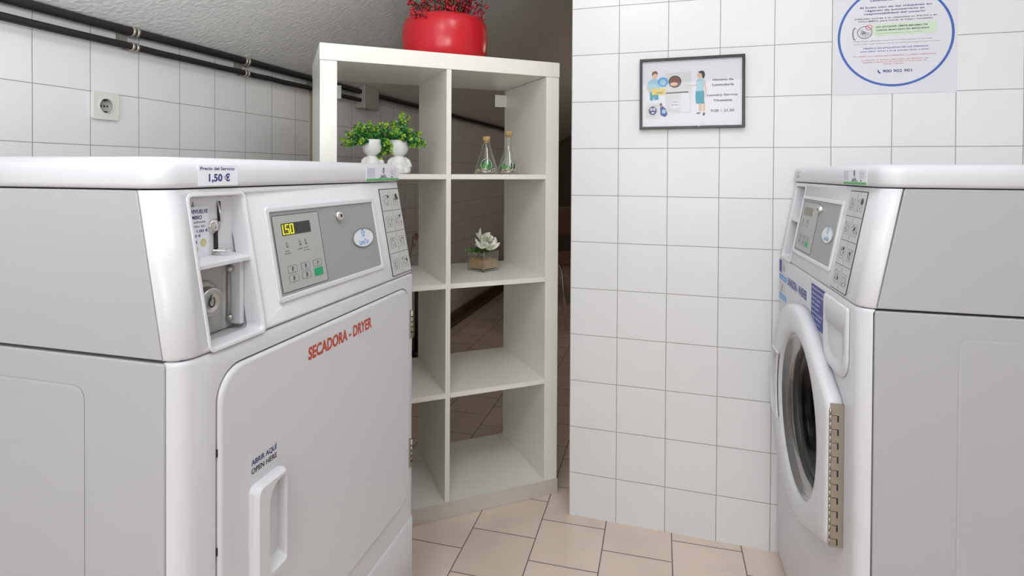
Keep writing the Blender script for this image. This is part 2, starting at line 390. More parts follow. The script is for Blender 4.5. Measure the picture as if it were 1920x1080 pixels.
def instruction_sheet(e, x0, x1, z0, z1, seed):
    b = MB(); b.plate(rr(x0, x1, z0, z1, .002, 2), -.0012, .002, LINE, fn=slope)
    b.plate(rr(x0 + .0018, x1 - .0018, z0 + .0018, z1 - .0018, .001, 2), -.0016, -.0008, PAPER, fn=slope)
    o = b.build('instruction_sheet', e)
    p = MB(); rng = random.Random(seed); H = (z1 - z0 - .004) / 4; xm = (x0 + x1) / 2
    for k in range(1, 4):
        z = z0 + .002 + H * k; p.plate([(x0 + .002, z - .0004), (x1 - .002, z - .0004), (x1 - .002, z + .0004), (x0 + .002, z + .0004)], -.0019, -.0015, LINE, fn=slope)
    for k in range(4):
        za = z0 + .002 + H * k
        p.plate([(xm - .0003, za + .003), (xm + .0003, za + .003), (xm + .0003, za + H - .003), (xm - .0003, za + H - .003)], -.0019, -.0015, LINE2, fn=slope)
        for c in range(2):
            cx = x0 + (x1 - x0) * (.27 + .46 * c); cz = za + H * .48
            w = (x1 - x0) * .13; h = H * .24
            p.ringplate(rr(cx - w, cx + w, cz - h, cz + h, .002, 2), rr(cx - w + .0007, cx + w - .0007, cz - h + .0007, cz + h - .0007, .0015, 2), -.0019, -.0015, LINE2, fn=slope)
            p.ringplate(ell(cx, cz, w * .55, w * .6, 12), ell(cx, cz, w * .45, w * .5, 12), -.0019, -.0015, LINE2, fn=slope)
            for q in range(3):
                ax, az = cx + rng.uniform(-w, w), cz + rng.uniform(-h, h); l = rng.uniform(.003, .008); t = rng.uniform(0, PI)
                dx, dz = l * cos(t), l * sin(t); nx, nz = -.0005 * sin(t), .0005 * cos(t)
                p.plate([(ax - nx, az - nz), (ax + dx - nx, az + dz - nz), (ax + dx + nx, az + dz + nz), (ax + nx, az + nz)], -.0020, -.0016, LINE, fn=slope)
            if rng.random() < .6:
                ax, az = cx + rng.uniform(-w * .6, w * .9), cz + rng.uniform(-h * .3, h * .9)
                p.plate(rr(ax - .0035, ax + .0035, az - .003, az + .003, .001, 2), -.0021, -.0016, LINE, fn=slope)
    p.plate(ell(x1 - (x1 - x0) * .2, z1 - H * .40, .005, .007, 10), -.0022, -.0016, BLACK, fn=slope)
    p.build('pictograms', o)
def machine(name, mtx, label, cat, kind, gx0, gx1, pad_w):
    e = empty(name, mtx, label, cat)
    body = WHITE
    # lower cabinet: wrap-around front panel and side body
    b = MB(); o1 = outline(MW, .024, .024)
    b.loft([[(x, y, .025) for x, y in o1], [(x, y, .868) for x, y in o1], [(x * .997 + .001, y + .004, .874) for x, y in o1]], body, True)
    fp = b.build('front_panel', e, .0015, 2)
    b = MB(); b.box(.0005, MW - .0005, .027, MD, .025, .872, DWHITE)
    sp = b.build('cabinet_body', e, .003, 2)
    b = MB()                                         # pressed rectangular field on both sides
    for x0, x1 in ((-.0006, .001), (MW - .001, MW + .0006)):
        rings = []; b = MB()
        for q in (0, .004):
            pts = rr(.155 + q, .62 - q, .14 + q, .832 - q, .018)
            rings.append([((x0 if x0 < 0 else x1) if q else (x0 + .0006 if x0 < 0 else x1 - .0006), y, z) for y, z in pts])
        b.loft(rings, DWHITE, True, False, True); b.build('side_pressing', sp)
    b = MB(); b.box(.012, MW - .012, .012, MD - .01, .03, .8755, DARK); b.box(.012, MW - .012, .0755, MD - .01, .8755, 1.0895, DARK); b.build('gap_shade_core', e)  # dark core added so the gaps between panels look shaded
    for x in (.05, MW - .05):
        for y in (.06, MD - .06): b = MB(); b.lathe([(.012, .03), (.012, .012), (.022, .010), (.022, 0)], RUBBER, (x, y, 0), 16, cap1=True); b.build('foot', e)
    # console
    b = MB(); n0 = outline(MW, .028, .026); n1 = [(x, y + YT) for x, y in n0]
    b.loft([[(x * .996 + .0014, y + .003, ZB) for x, y in n0], [(x, y + YT * .02, ZB + .004) for x, y in n0], [(x, y, ZT) for x, y in n1]], WHITE2, True)
    con = b.build('console', e)
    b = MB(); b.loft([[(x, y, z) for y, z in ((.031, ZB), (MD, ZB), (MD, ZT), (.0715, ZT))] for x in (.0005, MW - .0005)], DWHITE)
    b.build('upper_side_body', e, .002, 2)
    # coin recess cut into console, dark core and inner body
    RX0, RX1, RZ0, RZ1, YB = .050, .149, .880, 1.077, .056
    for tgt in (con, [c for c in e.children if c.name.startswith('gap_shade_core')][0], [c for c in e.children if c.name.startswith('upper_side_body')][0]):
        k = MB()
        if tgt is con: ring = lambda g: rr(RX0 - g, RX1 + g, RZ0 - g, RZ1 + g, .007, 4)
        else: ring = lambda g: rr(RX0 - .001, RX1 + .001, RZ0 - .001, RZ1 + .001, .007, 4)
        k.loft([[(x, slope(x, -.03, z)[1], z) for x, z in ring(.003 + .006)], [slope(x, .0035, z) for x, z in ring(0)], [(x, .073, z) for x, z in ring(0)]], WHITE2)
        kc = k.build('k', e); bpy.context.view_layer.update(); cut(tgt, kc)
    for p in con.data.polygons: p.use_smooth = p.use_smooth
    # raised rounded lip round the recess and the display panel
    b = MB(); b.ringplate(rr(RX0 - .006, RX1 + .006, RZ0 - .006, RZ1 + .006, .010, 5), rr(RX0 - .001, RX1 + .001, RZ0 - .001, RZ1 + .001, .006, 5), -.0015, .0025, WHITE2, fn=slope)
    b.build('recess_lip', e, .0012, 2)
    b = MB()
    b.box(RX0 - .001, RX1 + .001, YB, .072, RZ0, RZ1, WHITE2)                     # back of the upper bay
    b.loft([[(RX0, y, z) for y, z in ((.0235, .986), (YB, .992), (YB, .988), (.0235, .981))], [(RX1, y, z) for y, z in ((.0235, .986), (YB, .992), (YB, .988), (.0235, .981))]], WHITE2)
    bay = b.build('coin_bay', e)
    # coin slide: dark slot, round boss, handle
    b = MB(); y = YB
    b.plate([(.1195, 1.040), (.1235, 1.040), (.1215, 1.069), (.1180, 1.069)], y - .0035, y, BLACK)
    b.plate([(.1125, 1.000), (.1175, 1.000), (.1165, 1.030), (.1115, 1.030)], y - .0035, y, BLACK)
    b.lathe([(.0105, 0), (.0105, -.0025), (.0085, -.0032), (.0070, -.0032), (.0062, -.0045), (.0001, -.0048)], STEEL, (.1125, y, 1.033), 24, axis='y')
    b.tube([(.118, y - .002, 1.069), (.121, y - .004, 1.05), (.122, y - .005, 1.038)], .0014, STEEL, 8)
    b.build('coin_slide', e)
    b = MB(); b.tube([(.106, y - .004, .999), (.118, y - .014, .997), (.132, y - .012, .998), (.134, y - .004, .9985), (.120, y - .002, .998), (.108, y - .002, .998)], .0016, STEEL, 8)
    b.box(.110, .126, y - .006, y, .990, .996, STEEL); b.build('coin_return', e, .0005, 2)
    # grey vault front with its round lock, lower bay
    b = MB(); b.box(RX0 + .001, .128, YB - .003, YB + .001, RZ0 + .002, .981, PLATE)
    b.build('vault_plate', e, .001, 2)
    b = MB(); c = (.088, YB - .003, .930)
    b.lathe([(.030, 0), (.029, -.003), (.024, -.005), (.021, -.006)], PLATE, c, 36, axis='y')
    b.lathe([(.0205, -.005), (.0205, -.017), (.019, -.0185), (.011, -.0185), (.0105, -.017), (.0001, -.017)], BRUSH, c, 36, axis='y')
    lk = b.build('vault_lock', e)
    b = MB(); b.ringplate(ell(.088, .930, .0055, .0075, 16), ell(.088, .930, .0038, .0055, 16), YB - .0203, YB - .0198, BLACK)
    b.box(.0865, .0895, YB - .0206, YB - .0199, .930, .9385, BRUSH); b.build('keyhole', lk)
    b = MB(); b.tube([(.1375, YB - .004, .892), (.1375, YB - .004, .970)], .0022, PLATE, 8)
    b.ball((.1375, YB - .006, .968), .0055, BRUSH); b.ball((.1375, YB - .006, .895), .0055, BRUSH); b.build('lock_rod', e)
    b = MB(); b.box(.1405, .1485, YB - .022, YB, .886, .981, WHITE2); b.build('bay_rib', e, .001, 2)
    # display panel
    gz0, gz1 = .9155, 1.047
    b = MB(); b.ringplate(rr(gx0 - .009, gx1 + .011, gz0 - .009, gz1 + .009, .007, 5), rr(gx0 - .0005, gx1 + .0005, gz0 - .0005, gz1 + .0005, .003, 5), -.0035, .001, WHITE2, fn=slope)
    b.build('panel_surround', e, .002, 3)
    b = MB(); b.plate(rr(gx0, gx1, gz0, gz1, .002, 3), -.0005, .001, GREY, fn=slope); gp = b.build('control_panel', e)
    px0, px1, pz0, pz1 = gx0 + .005, gx0 + .005 + pad_w, .919, 1.0415
    b = MB(); b.plate(rr(px0, px1, pz0, pz1, .003, 3), -.0009, 0, GREYL, fn=slope)
    b.ringplate(rr(px0, px1, pz0, pz1, .003, 3), rr(px0 + .0011, px1 - .0011, pz0 + .0009, pz1 - .0009, .002, 3), -.0011, -.0003, LINE, fn=slope)
    kp = b.build('keypad', gp)
    dx0, dx1 = px0 + .020, px0 + .097
    b = MB(); b.plate(rr(dx0, dx1, 1.008, 1.0275, .0008, 2), -.0014, 0, LCD if kind == 'dryer' else LCD2, fn=slope); ds = b.build('display', gp)
    if kind == 'dryer':
        b = MB(); b.plate([(dx0 + .001, 1.0087), (dx0 + .033, 1.0087), (dx0 + .033, 1.0268), (dx0 + .001, 1.0268)], -.00150, -.0012, LEDG, fn=slope)
        def seg(x, w, segs):
            q = .00105; zb, zt, zm = 1.0098, 1.0256, 1.0177
            R = {'a': (x, x + w, zt - q, zt), 'd': (x, x + w, zb, zb + q), 'g': (x, x + w, zm - q / 2, zm + q / 2), 'f': (x, x + q, zm, zt), 'b': (x + w - q, x + w, zm, zt), 'e': (x, x + q, zb, zm), 'c': (x + w - q, x + w, zb, zm)}
            for s_ in segs:
                x0, x1, z0, z1 = R[s_]; b.plate([(x0, z0), (x1, z0), (x1, z1), (x0, z1)], -.0020, -.0014, LED, fn=slope)
        seg(dx0 + .0022, .0035, 'fe'); b.plate([(dx0 + .005, 1.0098), (dx0 + .0068, 1.0098), (dx0 + .0068, 1.0113), (dx0 + .005, 1.0113)], -.0020, -.0014, LED, fn=slope)
        seg(dx0 + .0095, .0085, 'afgcd'); seg(dx0 + .0215, .0085, 'abcdef')
        b.build('digits', ds)
    for (ix, t) in ((.027, 0), (.061, 1), (.077, 1)):
        x = px0 + ix; b = MB()
        b.ringplate(ell(x, .9945, .0022, .003, 8), ell(x, .9945, .0012, .0018, 8), -.0013, -.0008, LINE2, fn=slope)
        b.plate(rr(x - .001, x + .004, .989, .9905, .0002, 1), -.0013, -.0008, LINE, fn=slope)
        b.plate(rr(x - .006, x + .006, .9825, .9837, .0002, 1), -.0013, -.0008, LINE2, fn=slope)
        if ix != .061: b.plate(rr(x - .008, x + .007, .9785, .9797, .0002, 1), -.0013, -.0008, LINE2, fn=slope)
        b.build('indicator_symbol', kp)
    for i in range(3):
        for j in range(2):
            x, z = px0 + .032 + .0345 * i, .9535 - .0148 * j
            b = MB()
            if i == 2 and j == 1: b.plate(rr(x - .012, x + .012, z - .0062, z + .0062, .0015, 3), -.0019, -.0008, GREENB, fn=slope)
            else:
                b.plate(rr(x - .012, x + .012, z - .0058, z + .0058, .0015, 3), -.0012, -.0008, GREYL, fn=slope)
                b.ringplate(rr(x - .012, x + .012, z - .0058, z + .0058, .0015, 3), rr(x - .0113, x + .0113, z - .0052, z + .0052, .0012, 3), -.0014, -.0008, LINE2, fn=slope)
                b.plate(rr(x - .0012, x + .0012, z - .0035, z + .0035, .0004, 1), -.0015, -.0008, LINE if i < 2 else LINE2, fn=slope)
                b.plate(rr(x + .0022, x + .0040, z - .0015, z + .0030, .0004, 1), -.0015, -.0008, LINE2, fn=slope)
            k = b.build('key', kp)
            if i == 2 and j == 1: k['label'] = 'green key'
    # panel lock
    lx = gx0 + .193 if kind == 'dryer' else gx0 + .168
    b = MB(); 
    def ly(prof, m_, cx, cz):
        rings = [[slope(cx + r * cos(2 * PI * i / 24), y_, cz + r * sin(2 * PI * i / 24)) for i in range(24)] for r, y_ in prof]
        b.loft(rings, m_, True, False, True)
    ly([(.0095, 0), (.0095, -.006), (.008, -.0085), (.006, -.009)], STEEL, lx, 1.029)
    ly([(.0035, -.009), (.0035, -.0093)], BLACK, lx, 1.029); b.build('panel_lock', gp)
    # oval badge
    ox = gx0 + (.273 if kind == 'dryer' else .256)
    b = MB(); b.ringplate(ell(ox, .979, .0425, .0195, 40), ell(ox, .979, .0395, .0178, 40), -.0022, 0, LINE2 if kind == 'dryer' else GREY, fn=slope)
    b.plate(ell(ox, .979, .0397, .0180, 40), -.0012, 0, STICK, fn=slope); bd = b.build('badge', gp)
    b = MB(); logo(b, ox, .9785, .030, -.0014, slope, SKY, SKY); b.build('badge_lettering', bd)
    # instruction sheet
    if kind == 'dryer': instruction_sheet(e, .567, .661, .882, 1.074, 3)
    else: instruction_sheet(e, .515, .612, .882, 1.080, 8)
    # top lid
    b = MB(); L0, L1 = 1.0900, 1.1310; o2 = outline(MW + .004, MD + .005, .034, .036)
    o2 = [(x - .002, y) for x, y in o2]
    def ins(pts, d):
        cx, cy = MW / 2, .38
        return [(x + (d if x < cx else -d) * min(1, abs(x - cx) / .3), y + (d if y < cy else -d)) for x, y in pts]
    prof = [(0.004, L0), (0.0008, L0 + .003), (0, L0 + .007), (0, L1 - .018), (.002, L1 - .0105), (.006, L1 - .0048), (.012, L1 - .0012), (.018, L1)]
    b.loft([[(x, y, z) for x, y in ins(o2, d)] for d, z in prof], WHITE, True)
    lid = b.build('top_lid', e)
    # stickers on the lid's front edge (lid face is at y=.036)
    yl = .0362
    if kind == 'dryer':
        b = MB(); b.plate(rr(.063, .137, 1.0925, 1.121, .001, 2), yl - .0006, yl + .001, STICK); s1 = b.build('price_sticker', e); s1['label'] = 'white price sticker with blue writing on the lid edge'
        b = MB(); text(b, 'Precio del Servicio', .066, .130, 1.1140, 1.1185, yl - .0008, BLUED, bold=.0003)
        text(b, '1,50 €', .081, .121, 1.0985, 1.1088, yl - .0008, BLUED, bold=.0012); b.build('lettering', s1)
        sx0, sx1 = .512, .664
    else: sx0, sx1 = .470, .608
    # small folded card standing on the lid's front edge
    b = MB(); b.plate(rr(sx0, sx1, 1.0925, 1.1212, .001, 2), yl - .0007, yl + .0005, STICK)
    b.plate([(sx0 + .001, 1.0926), (sx1 - .001, 1.0926), (sx1 - .001, 1.0975), (sx0 + .001, 1.0975)], yl - .0010, yl, GREENP); s2 = b.build('logo_sticker', e)
    s2['label'] = 'white sticker with a green stripe and a blue logo'
    b = MB(); xc = (sx0 + sx1) / 2; w = (sx1 - sx0)
    logo(b, xc, 1.1085, .020, yl - .0012, None, BLUED, BLUED)
    b.plate([(xc - .020, 1.0985), (xc + .020, 1.0985), (xc + .020, 1.1), (xc - .020, 1.1)], yl - .0012, yl - .0008, GREENP)
    left = ['Lavandería', 'autoservicio', 'Secado', 'Lavado', 'Alquiler', 'Servicio'] ; rgt = ['Atención', 'cliente', 'Asistencia', 'técnica']
    for i, tx in enumerate(left): text(b, tx, sx0 + w * .03, sx0 + w * .24, 1.1175 - i * .0034, 1.1192 - i * .0034, yl - .0012, BLUE)
    for i, tx in enumerate(rgt): text(b, tx, sx0 + w * .72, sx0 + w * .90, 1.1155 - i * .0034, 1.1172 - i * .0034, yl - .0012, PINKP if i in (0, 1) and kind == 'dryer' else BLUE)
    b.plate(ell(sx0 + w * .77, 1.1003, .004, .0014, 10), yl - .0013, yl - .0008, LINE)
    b.build('lettering', s2)
    return e, fp

# ---- dryer
dry, dfp = machine('dryer', fm(D_O, D_A), 'white coin operated tumble dryer with a blank square door, front left', 'dryer', 'dryer', .198, .525, .126)
DZ0, DZ1, DX0, DX1 = .352, .846, .058, .646
k = MB(); k.plate(rr(DX0 - .003, DX1 + .003, DZ0 - .003, DZ1 + .003, .045, 8), -.03, .006, WHITE); apply_mods(dfp)
kc = k.build('k', dry); bpy.context.view_layer.update(); cut(dfp, kc)
b = MB()
out = rr(DX0, DX1, DZ0, DZ1, .043, 8)
def inset(pts, d, cx=(DX0 + DX1) / 2, cz=(DZ0 + DZ1) / 2):
    return [(x + (d if x < cx else -d) * 1, z + (d if z < cz else -d)) for x, z in pts]
b.loft([[(x, .0055, z) for x, z in out], [(x, -.001, z) for x, z in out], [(x, -.0035, z) for x, z in inset(out, .0015)], [(x, -.0045, z) for x, z in inset(out, .005)]], WHITE, True)
door = b.build('door', dry)
# handle with scoop
b = MB()
hx0, hx1, hz0, hz1 = .112, .181, .510, .663
ho = rr(hx0, hx1, hz0, hz1, [.012, .012, .006, .012], 4); hi = rr(hx0 + .004, hx1 - .003, hz0 + .004, hz1 - .004, [.010, .010, .006, .010], 4)
si = rr(hx0 + .026, hx1 - .004, hz0 + .013, hz1 - .008, [.008, .005, .005, .028], 4); si2 = rr(hx0 + .036, hx1 - .006, hz0 + .026, hz1 - .018, [.006, .005, .005, .026], 4)
def lip(x): return -.0045 - .020 * max(0, min(1, (x - hx0) / .030)) ** .6
b.loft([[(x, -.004, z) for x, z in ho], [(x, -.014 , z) for x, z in ho], [(x, -.020, z) for x, z in hi], [(x, -.020, z) for x, z in si], [(x, -.003, z) for x, z in si2]], WHITE2, True, True, True)
hd = b.build('handle', door, .0012, 2)
b = MB(); b.plate(rr(.246, .468, .792, .831, .001, 2), -.0048, -.004, STICK2); dl = b.build('name_sticker', door)
b = MB(); text(b, 'SECADORA - DRYER', .2515, .463, .8005, .8215, -.0052, RED, bold=.0024); b.build('lettering', dl)
b = MB(); b.plate(rr(.114, .176, .6735, .706, .001, 2), -.0048, -.004, STICK2); dl = b.build('opening_sticker', door)
b = MB(); text(b, 'ABRIR AQUÍ', .117, .172, .6915, .6995, -.0052, BLUED, bold=.0004); text(b, 'OPEN HERE', .117, .172, .679, .687, -.0052, LINE, bold=.0004); b.build('lettering', dl)
for z in (.759, .459):
    b = MB(); b.box(.640, .6485, -.008, .001, z - .032, z + .032, HINGE)
    b.tube([(.6465, -.0080, z - .032), (.6465, -.0080, z + .032)], .0024, HINGE, 10)
    for q in (-.018, -.006, .006, .018): b.box(.6425, .6495, -.0106, -.0078, z + q - .001, z + q + .001, BLACK)
    b.build('hinge', dry)
for z in (.738, .606, .42):
    b = MB(); b.box(DX0 - .0028, DX0 - .0002, -.001, .004, z - .005, z + .005, BLACK); b.build('door_catch', dry)
b = MB()
o3 = outline(MW + .001, .02, .024, -.0025)
b.loft([[(x, y, .03) for x, y in o3], [(x, y, .294) for x, y in o3], [(x, y + .0035, .301) for x, y in o3]], WHITE, True)
b.build('lower_panel', dry)
# label with coins inside the coin bay
b = MB(); y = .0558; b.plate([(.052, .992), (.1025, .992), (.1025, 1.063), (.052, 1.063)], y - .0004, y, STICK); cs = b.build('coin_label', dry)
b = MB(); yy = y - .0006
b.plate([(.0715, 1.0630), (.0765, 1.0630), (.074, 1.0715)], yy, yy + .0002, LINE2)
text(b, 'NO DEVUELVE', .055, .1005, 1.0535, 1.0590, yy, BLUED, bold=.0004); text(b, 'CAMBIO', .062, .090, 1.0455, 1.0508, yy, BLUED, bold=.0004)
text(b, 'Solo admite', .060, .096, 1.0400, 1.0435, yy, BLUED); text(b, 'monedas de:', .060, .096, 1.0340, 1.0375, yy, BLUED)
text(b, '0,50 € - 1,00 €', .050, .101, 1.0270, 1.0310, yy, BLUED, bold=.0002); text(b, '2,00 €', .068, .088, 1.0205, 1.0242, yy, BLUED, bold=.0002)
b.build('lettering', cs); CO = mat('coin_print', (.70, .66, .30), .4)
for (cx, cz, r) in ((.0925, 1.012, .0058), (.0795, 1.0035, .0045)):
    b = MB(); b.plate(ell(cx, cz, r, r, 20), yy, yy + .0002, CO); b.ringplate(ell(cx, cz, r * .7, r * .7, 20), ell(cx, cz, r * .6, r * .6, 20), yy - .0002, yy, PLATE); b.build('printed_coin', cs)
b = MB(); b.plate(ell(.0785, 1.0130, .0028, .0032, 12), yy, yy + .0002, BLUE); b.build('printed_dot', cs)

# ---- washer
wsh, wfp = machine('washing_machine', fm(W_O, W_A), 'white coin operated front loading washing machine with round glass door, right', 'washing machine', 'washer', .166, .481, .152)
apply_mods(wfp)
CX, CZ, RO, RI = .322, .548, .248, .184; CH = .347
k = MB(); k.plate(ell(CH, CZ, .190, .190, 48), -.03, .05, WHITE); kc = k.build('k', wsh); bpy.context.view_layer.update(); cut(wfp, kc)
for nm in ('cabinet_body', 'gap_shade_core'):
    tgt = [c for c in wsh.children if c.name.startswith(nm)][0]; apply_mods(tgt) if tgt.modifiers else None
    k = MB(); k.plate(ell(CH, CZ, .190, .190, 48), -.03, .30, DARK); kc = k.build('k', wsh); bpy.context.view_layer.update(); cut(tgt, kc)
b = MB(); b.lathe([(.189, .002), (.189, .05), (.175, .055), (.16, .06), (.16, .065), (.21, .07), (.21, .28), (.0005, .29)], DRUM, (CH, 0, CZ), 64, axis='y'); b.build('drum', wsh)
# door outline: circle with tangents to the straight hinge side
HX, HZ0, HZ1 = .612, .402, .676
def door_pts(R, hx, g, N=96):
    pts = []
    for i in range(N):
        t = 2 * PI * i / N; d = (cos(t), sin(t))
        r = R
        # convex hull of circle and hinge corners, by support: sample max over segments
        pts.append((CX + R * d[0], CZ + R * d[1]))
    cand = pts + [(hx, HZ1 - g), (hx, HZ0 + g)]
    cand.sort()
    def cr(o, a, c): return (a[0] - o[0]) * (c[1] - o[1]) - (a[1] - o[1]) * (c[0] - o[0])
    lo = []
    for p in cand:
        while len(lo) > 1 and cr(lo[-2], lo[-1], p) <= 0: lo.pop()
        lo.append(p)
    up_ = []
    for p in reversed(cand):
        while len(up_) > 1 and cr(up_[-2], up_[-1], p) <= 0: up_.pop()
        up_.append(p)
    hull = lo[:-1] + up_[:-1]
    # radial resample about the centre
    out = []
    for i in range(N):
        t = 2 * PI * i / N; d = (cos(t), sin(t)); best = R
        for a, c in zip(hull, hull[1:] + hull[:1]):
            ex, ez = c[0] - a[0], c[1] - a[1]; den = d[0] * ez - d[1] * ex
            if abs(den) < 1e-9: continue
            s_ = ((a[0] - CX) * ez - (a[1] - CZ) * ex) / den; u = ((a[0] - CX) * d[1] - (a[1] - CZ) * d[0]) / den
            if s_ > 0 and -1e-6 <= u <= 1 + 1e-6: best = s_; break
        out.append((CX + best * d[0], CZ + best * d[1]))
    return out
circ = lambda r: [(CH + r * cos(2 * PI * i / 96), CZ + r * sin(2 * PI * i / 96)) for i in range(96)]
b = MB()
rings = [(door_pts(RO, HX, 0), -.001), (door_pts(RO, HX, 0), -.020), (door_pts(RO - .004, HX - .001, .001), -.026), (door_pts(RO - .012, HX - .010, .004), -.031),
         (circ(RI + .024), -.031), (circ(RI + .010), -.029), (circ(RI + .002), -.026), (circ(RI - .001), -.021), (circ(RI - .003), -.008), (circ(RI - .003), -.001)]
R = b.loft([[(x, y, z) for x, z in p] for p, y in rings], WHITE2, True, False, False)
for i in range(96): b.face([R[-1][i], R[-1][(i + 1) % 96], R[0][(i + 1) % 96], R[0][i]], WHITE2)
wd = b.build('door', wsh)
# steel and rubber rings, bulging glass
b = MB(); b.lathe([(RI - .0016, -.017), (RI - .006, -.020), (RI - .010, -.011), (RI - .015, -.014), (RI - .019, -.007), (RI - .025, -.009), (RI - .031, .004)], RSTEEL, (CH, 0, CZ), 96, axis='y'); b.build('steel_ring', wd)
b = MB(); b.lathe([(RI - .030, .004), (RI - .033, .000), (RI - .038, .004), (RI - .041, .012), (RI - .042, .02)], RUBBER, (CH, 0, CZ), 96, axis='y'); b.build('gasket', wd)
b = MB(); b.lathe([(.0005, .066), (.06, .064), (.100, .056), (.130, .034), (.140, .012), (.145, .012), (.134, .038), (.105, .061), (.06, .069), (.0005, .071)], DGLASS, (CH, 0, CZ), 64, axis='y', cap0=True, cap1=True); b.build('door_glass', wd)
# pull handle on the door's free side
b = MB(); hz0, hz1 = .462, .640
def arc(r, z, c=.322): return c - math.sqrt(max(0, r * r - (z - CZ) ** 2))
N = 12; outr, innr = [], []
for i in range(N + 1):
    z = hz0 + (hz1 - hz0) * i / N; outr.append((arc(RO - .012, z), z)); innr.append((arc(RI + .006, z, CH), z))
poly = outr + innr[::-1]
rim_o = poly; cxh = sum(p[0] for p in poly) / len(poly); czh = (hz0 + hz1) / 2
sh = lambda s1, s2: [(cxh + (x - cxh) * s1, czh + (z - czh) * s2) for x, z in poly]
kk = MB(); kk.plate(sh(.86, .925), -.05, -.003, WHITE2); kc = kk.build('k', wsh); bpy.context.view_layer.update(); cut(wd, kc)
b.loft([[(x, -.030, z) for x, z in poly], [(x, -.032, z) for x, z in poly], [(x, -.0345, z) for x, z in sh(.95, .965)], [(x, -.0345, z) for x, z in sh(.87, .93)], [(x, -.031, z) for x, z in sh(.85, .92)],
        [(x, -.004, z) for x, z in sh(.80, .89)]], WHITE2, True, False, True)
b.build('handle', wd, .0015, 2)
# piano hinge on the door's straight edge
b = MB(); b.box(HX + .0005, HX + .0032, -.024, -.0005, HZ0, HZ1, HINGE)
for i in range(10):
    z = HZ0 + .010 + (HZ1 - HZ0 - .012) * i / 10
    b.tube([(HX + .0015, -.0235, z - .006), (HX + .0015, -.0235, z + .0055)], .0024, HINGE, 10)
    b.tube([(HX + .0015, -.0235, z + .0065), (HX + .0015, -.0235, z + .0185)], .0024, HINGE, 10)
    b.box(HX + .003, HX + .0042, -.019, -.0125, z - .006, z + .0055, HINGE)
    b.box(HX + .0030, HX + .0037, -.0125, -.0095, z - .006, z + .0055, BLACK)
    b.box(HX + .0030, HX + .0035, -.0215, -.0095, z + .0055, z + .0062, BLACK)
b.build('piano_hinge', wd)
# dispenser lid with finger scoop
b = MB(); px = rr(.486, .640, .722, .864, [.03, .05, .008, .008], 5)
b.loft([[(x, -.0005, z) for x, z in px], [(x, -.0035, z) for x, z in px], [(x, -.006, z) for x, z in inset(px, .004, .56, .79)],
        [(x, -.006, z) for x, z in rr(.505, .622, .745, .812, [.03, .04, .005, .005], 5)], [(x, .012, z) for x, z in rr(.512, .612, .757, .806, [.02, .03, .004, .004], 5)]], WHITE2, True)
ap = b.build('dispenser_lid', wsh)
b = MB(); b.plate(rr(.500, .622, .742, .8125, [.03, .04, .005, .005], 5), -.03, .014, WHITE); kc = b.build('k', wsh); bpy.context.view_layer.update(); cut(wfp, kc)
b = MB(); b.plate([(.122, .803), (.340, .803), (.340, .846), (.122, .846)], -.0006, 0, STICK2); nl = b.build('name_sticker', wsh)
b = MB(); text(b, 'LAVADORA - WASHER', .131, .334, .812, .834, -.0009, BLUE, bold=.0026); b.build('lettering', nl)
b = MB(); b.plate([(.374, .770), (.481, .770), (.481, .863), (.374, .863)], -.0008, 0, BLUE); bl = b.build('blue_notice', wsh); bl['label'] = 'blue notice with rows of white writing'
b = MB()
for i, tx in enumerate(['INSTRUCCIONES DE USO', 'Introduzca la ropa en la lavadora', 'Cierre la puerta', 'Añada el detergente', 'Inserte las monedas', 'Seleccione el programa', 'Pulse INICIO', 'Retire la ropa al terminar']):
    text(b, tx, .380, .380 + (.094 if i < 2 else .05 + .004 * (i * 7 % 9)), .853 - i * .0108, .8575 - i * .0108, -.0011, STICK, bold=.0002)
b.build('lettering', bl)
for (x0, x1, z0, z1, c, kk) in ((.026, .112, .832, .866, LGR, 0), (.026, .112, .812, .826, SKY, 1), (.030, .108, .776, .806, LGR, 2), (.026, .112, .758, .772, SKY, 3)):
    b = MB(); b.plate([(x0, z0), (x1, z0), (x1, z1), (x0, z1)], -.0007, 0, c)
    if kk == 0: b.plate([(x0, z0), (x0 + .03, z0), (x0 + .03, z1), (x0, z1)], -.0009, 0, BLUE); b.plate(ell(.085, .848, .014, .012, 14), -.001, 0, PLATE)
    if kk == 2: b.plate([(.045, .779), (.055, .779), (.075, .803), (.068, .803)], -.0009, 0, PINKP); b.ringplate(ell(.07, .79, .014, .010, 14), ell(.07, .79, .012, .008, 14), -.001, 0, PLATE)
    if kk in (1, 3): text(b, 'CARGA MÁXIMA' if kk == 1 else 'DETERGENTE', x0 + .006, x1 - .006, z0 + .004, z1 - .004, -.0009, STICK)
    b.build('pictogram_sticker', wsh)
b = MB(); text(b, 'Precio del Servicio', .040, .105, 1.1150, 1.1185, .0358, LINE2); text(b, '2,50 €', .055, .09, 1.102, 1.109, .0358, LINE2); b.build('price_lettering', wsh)

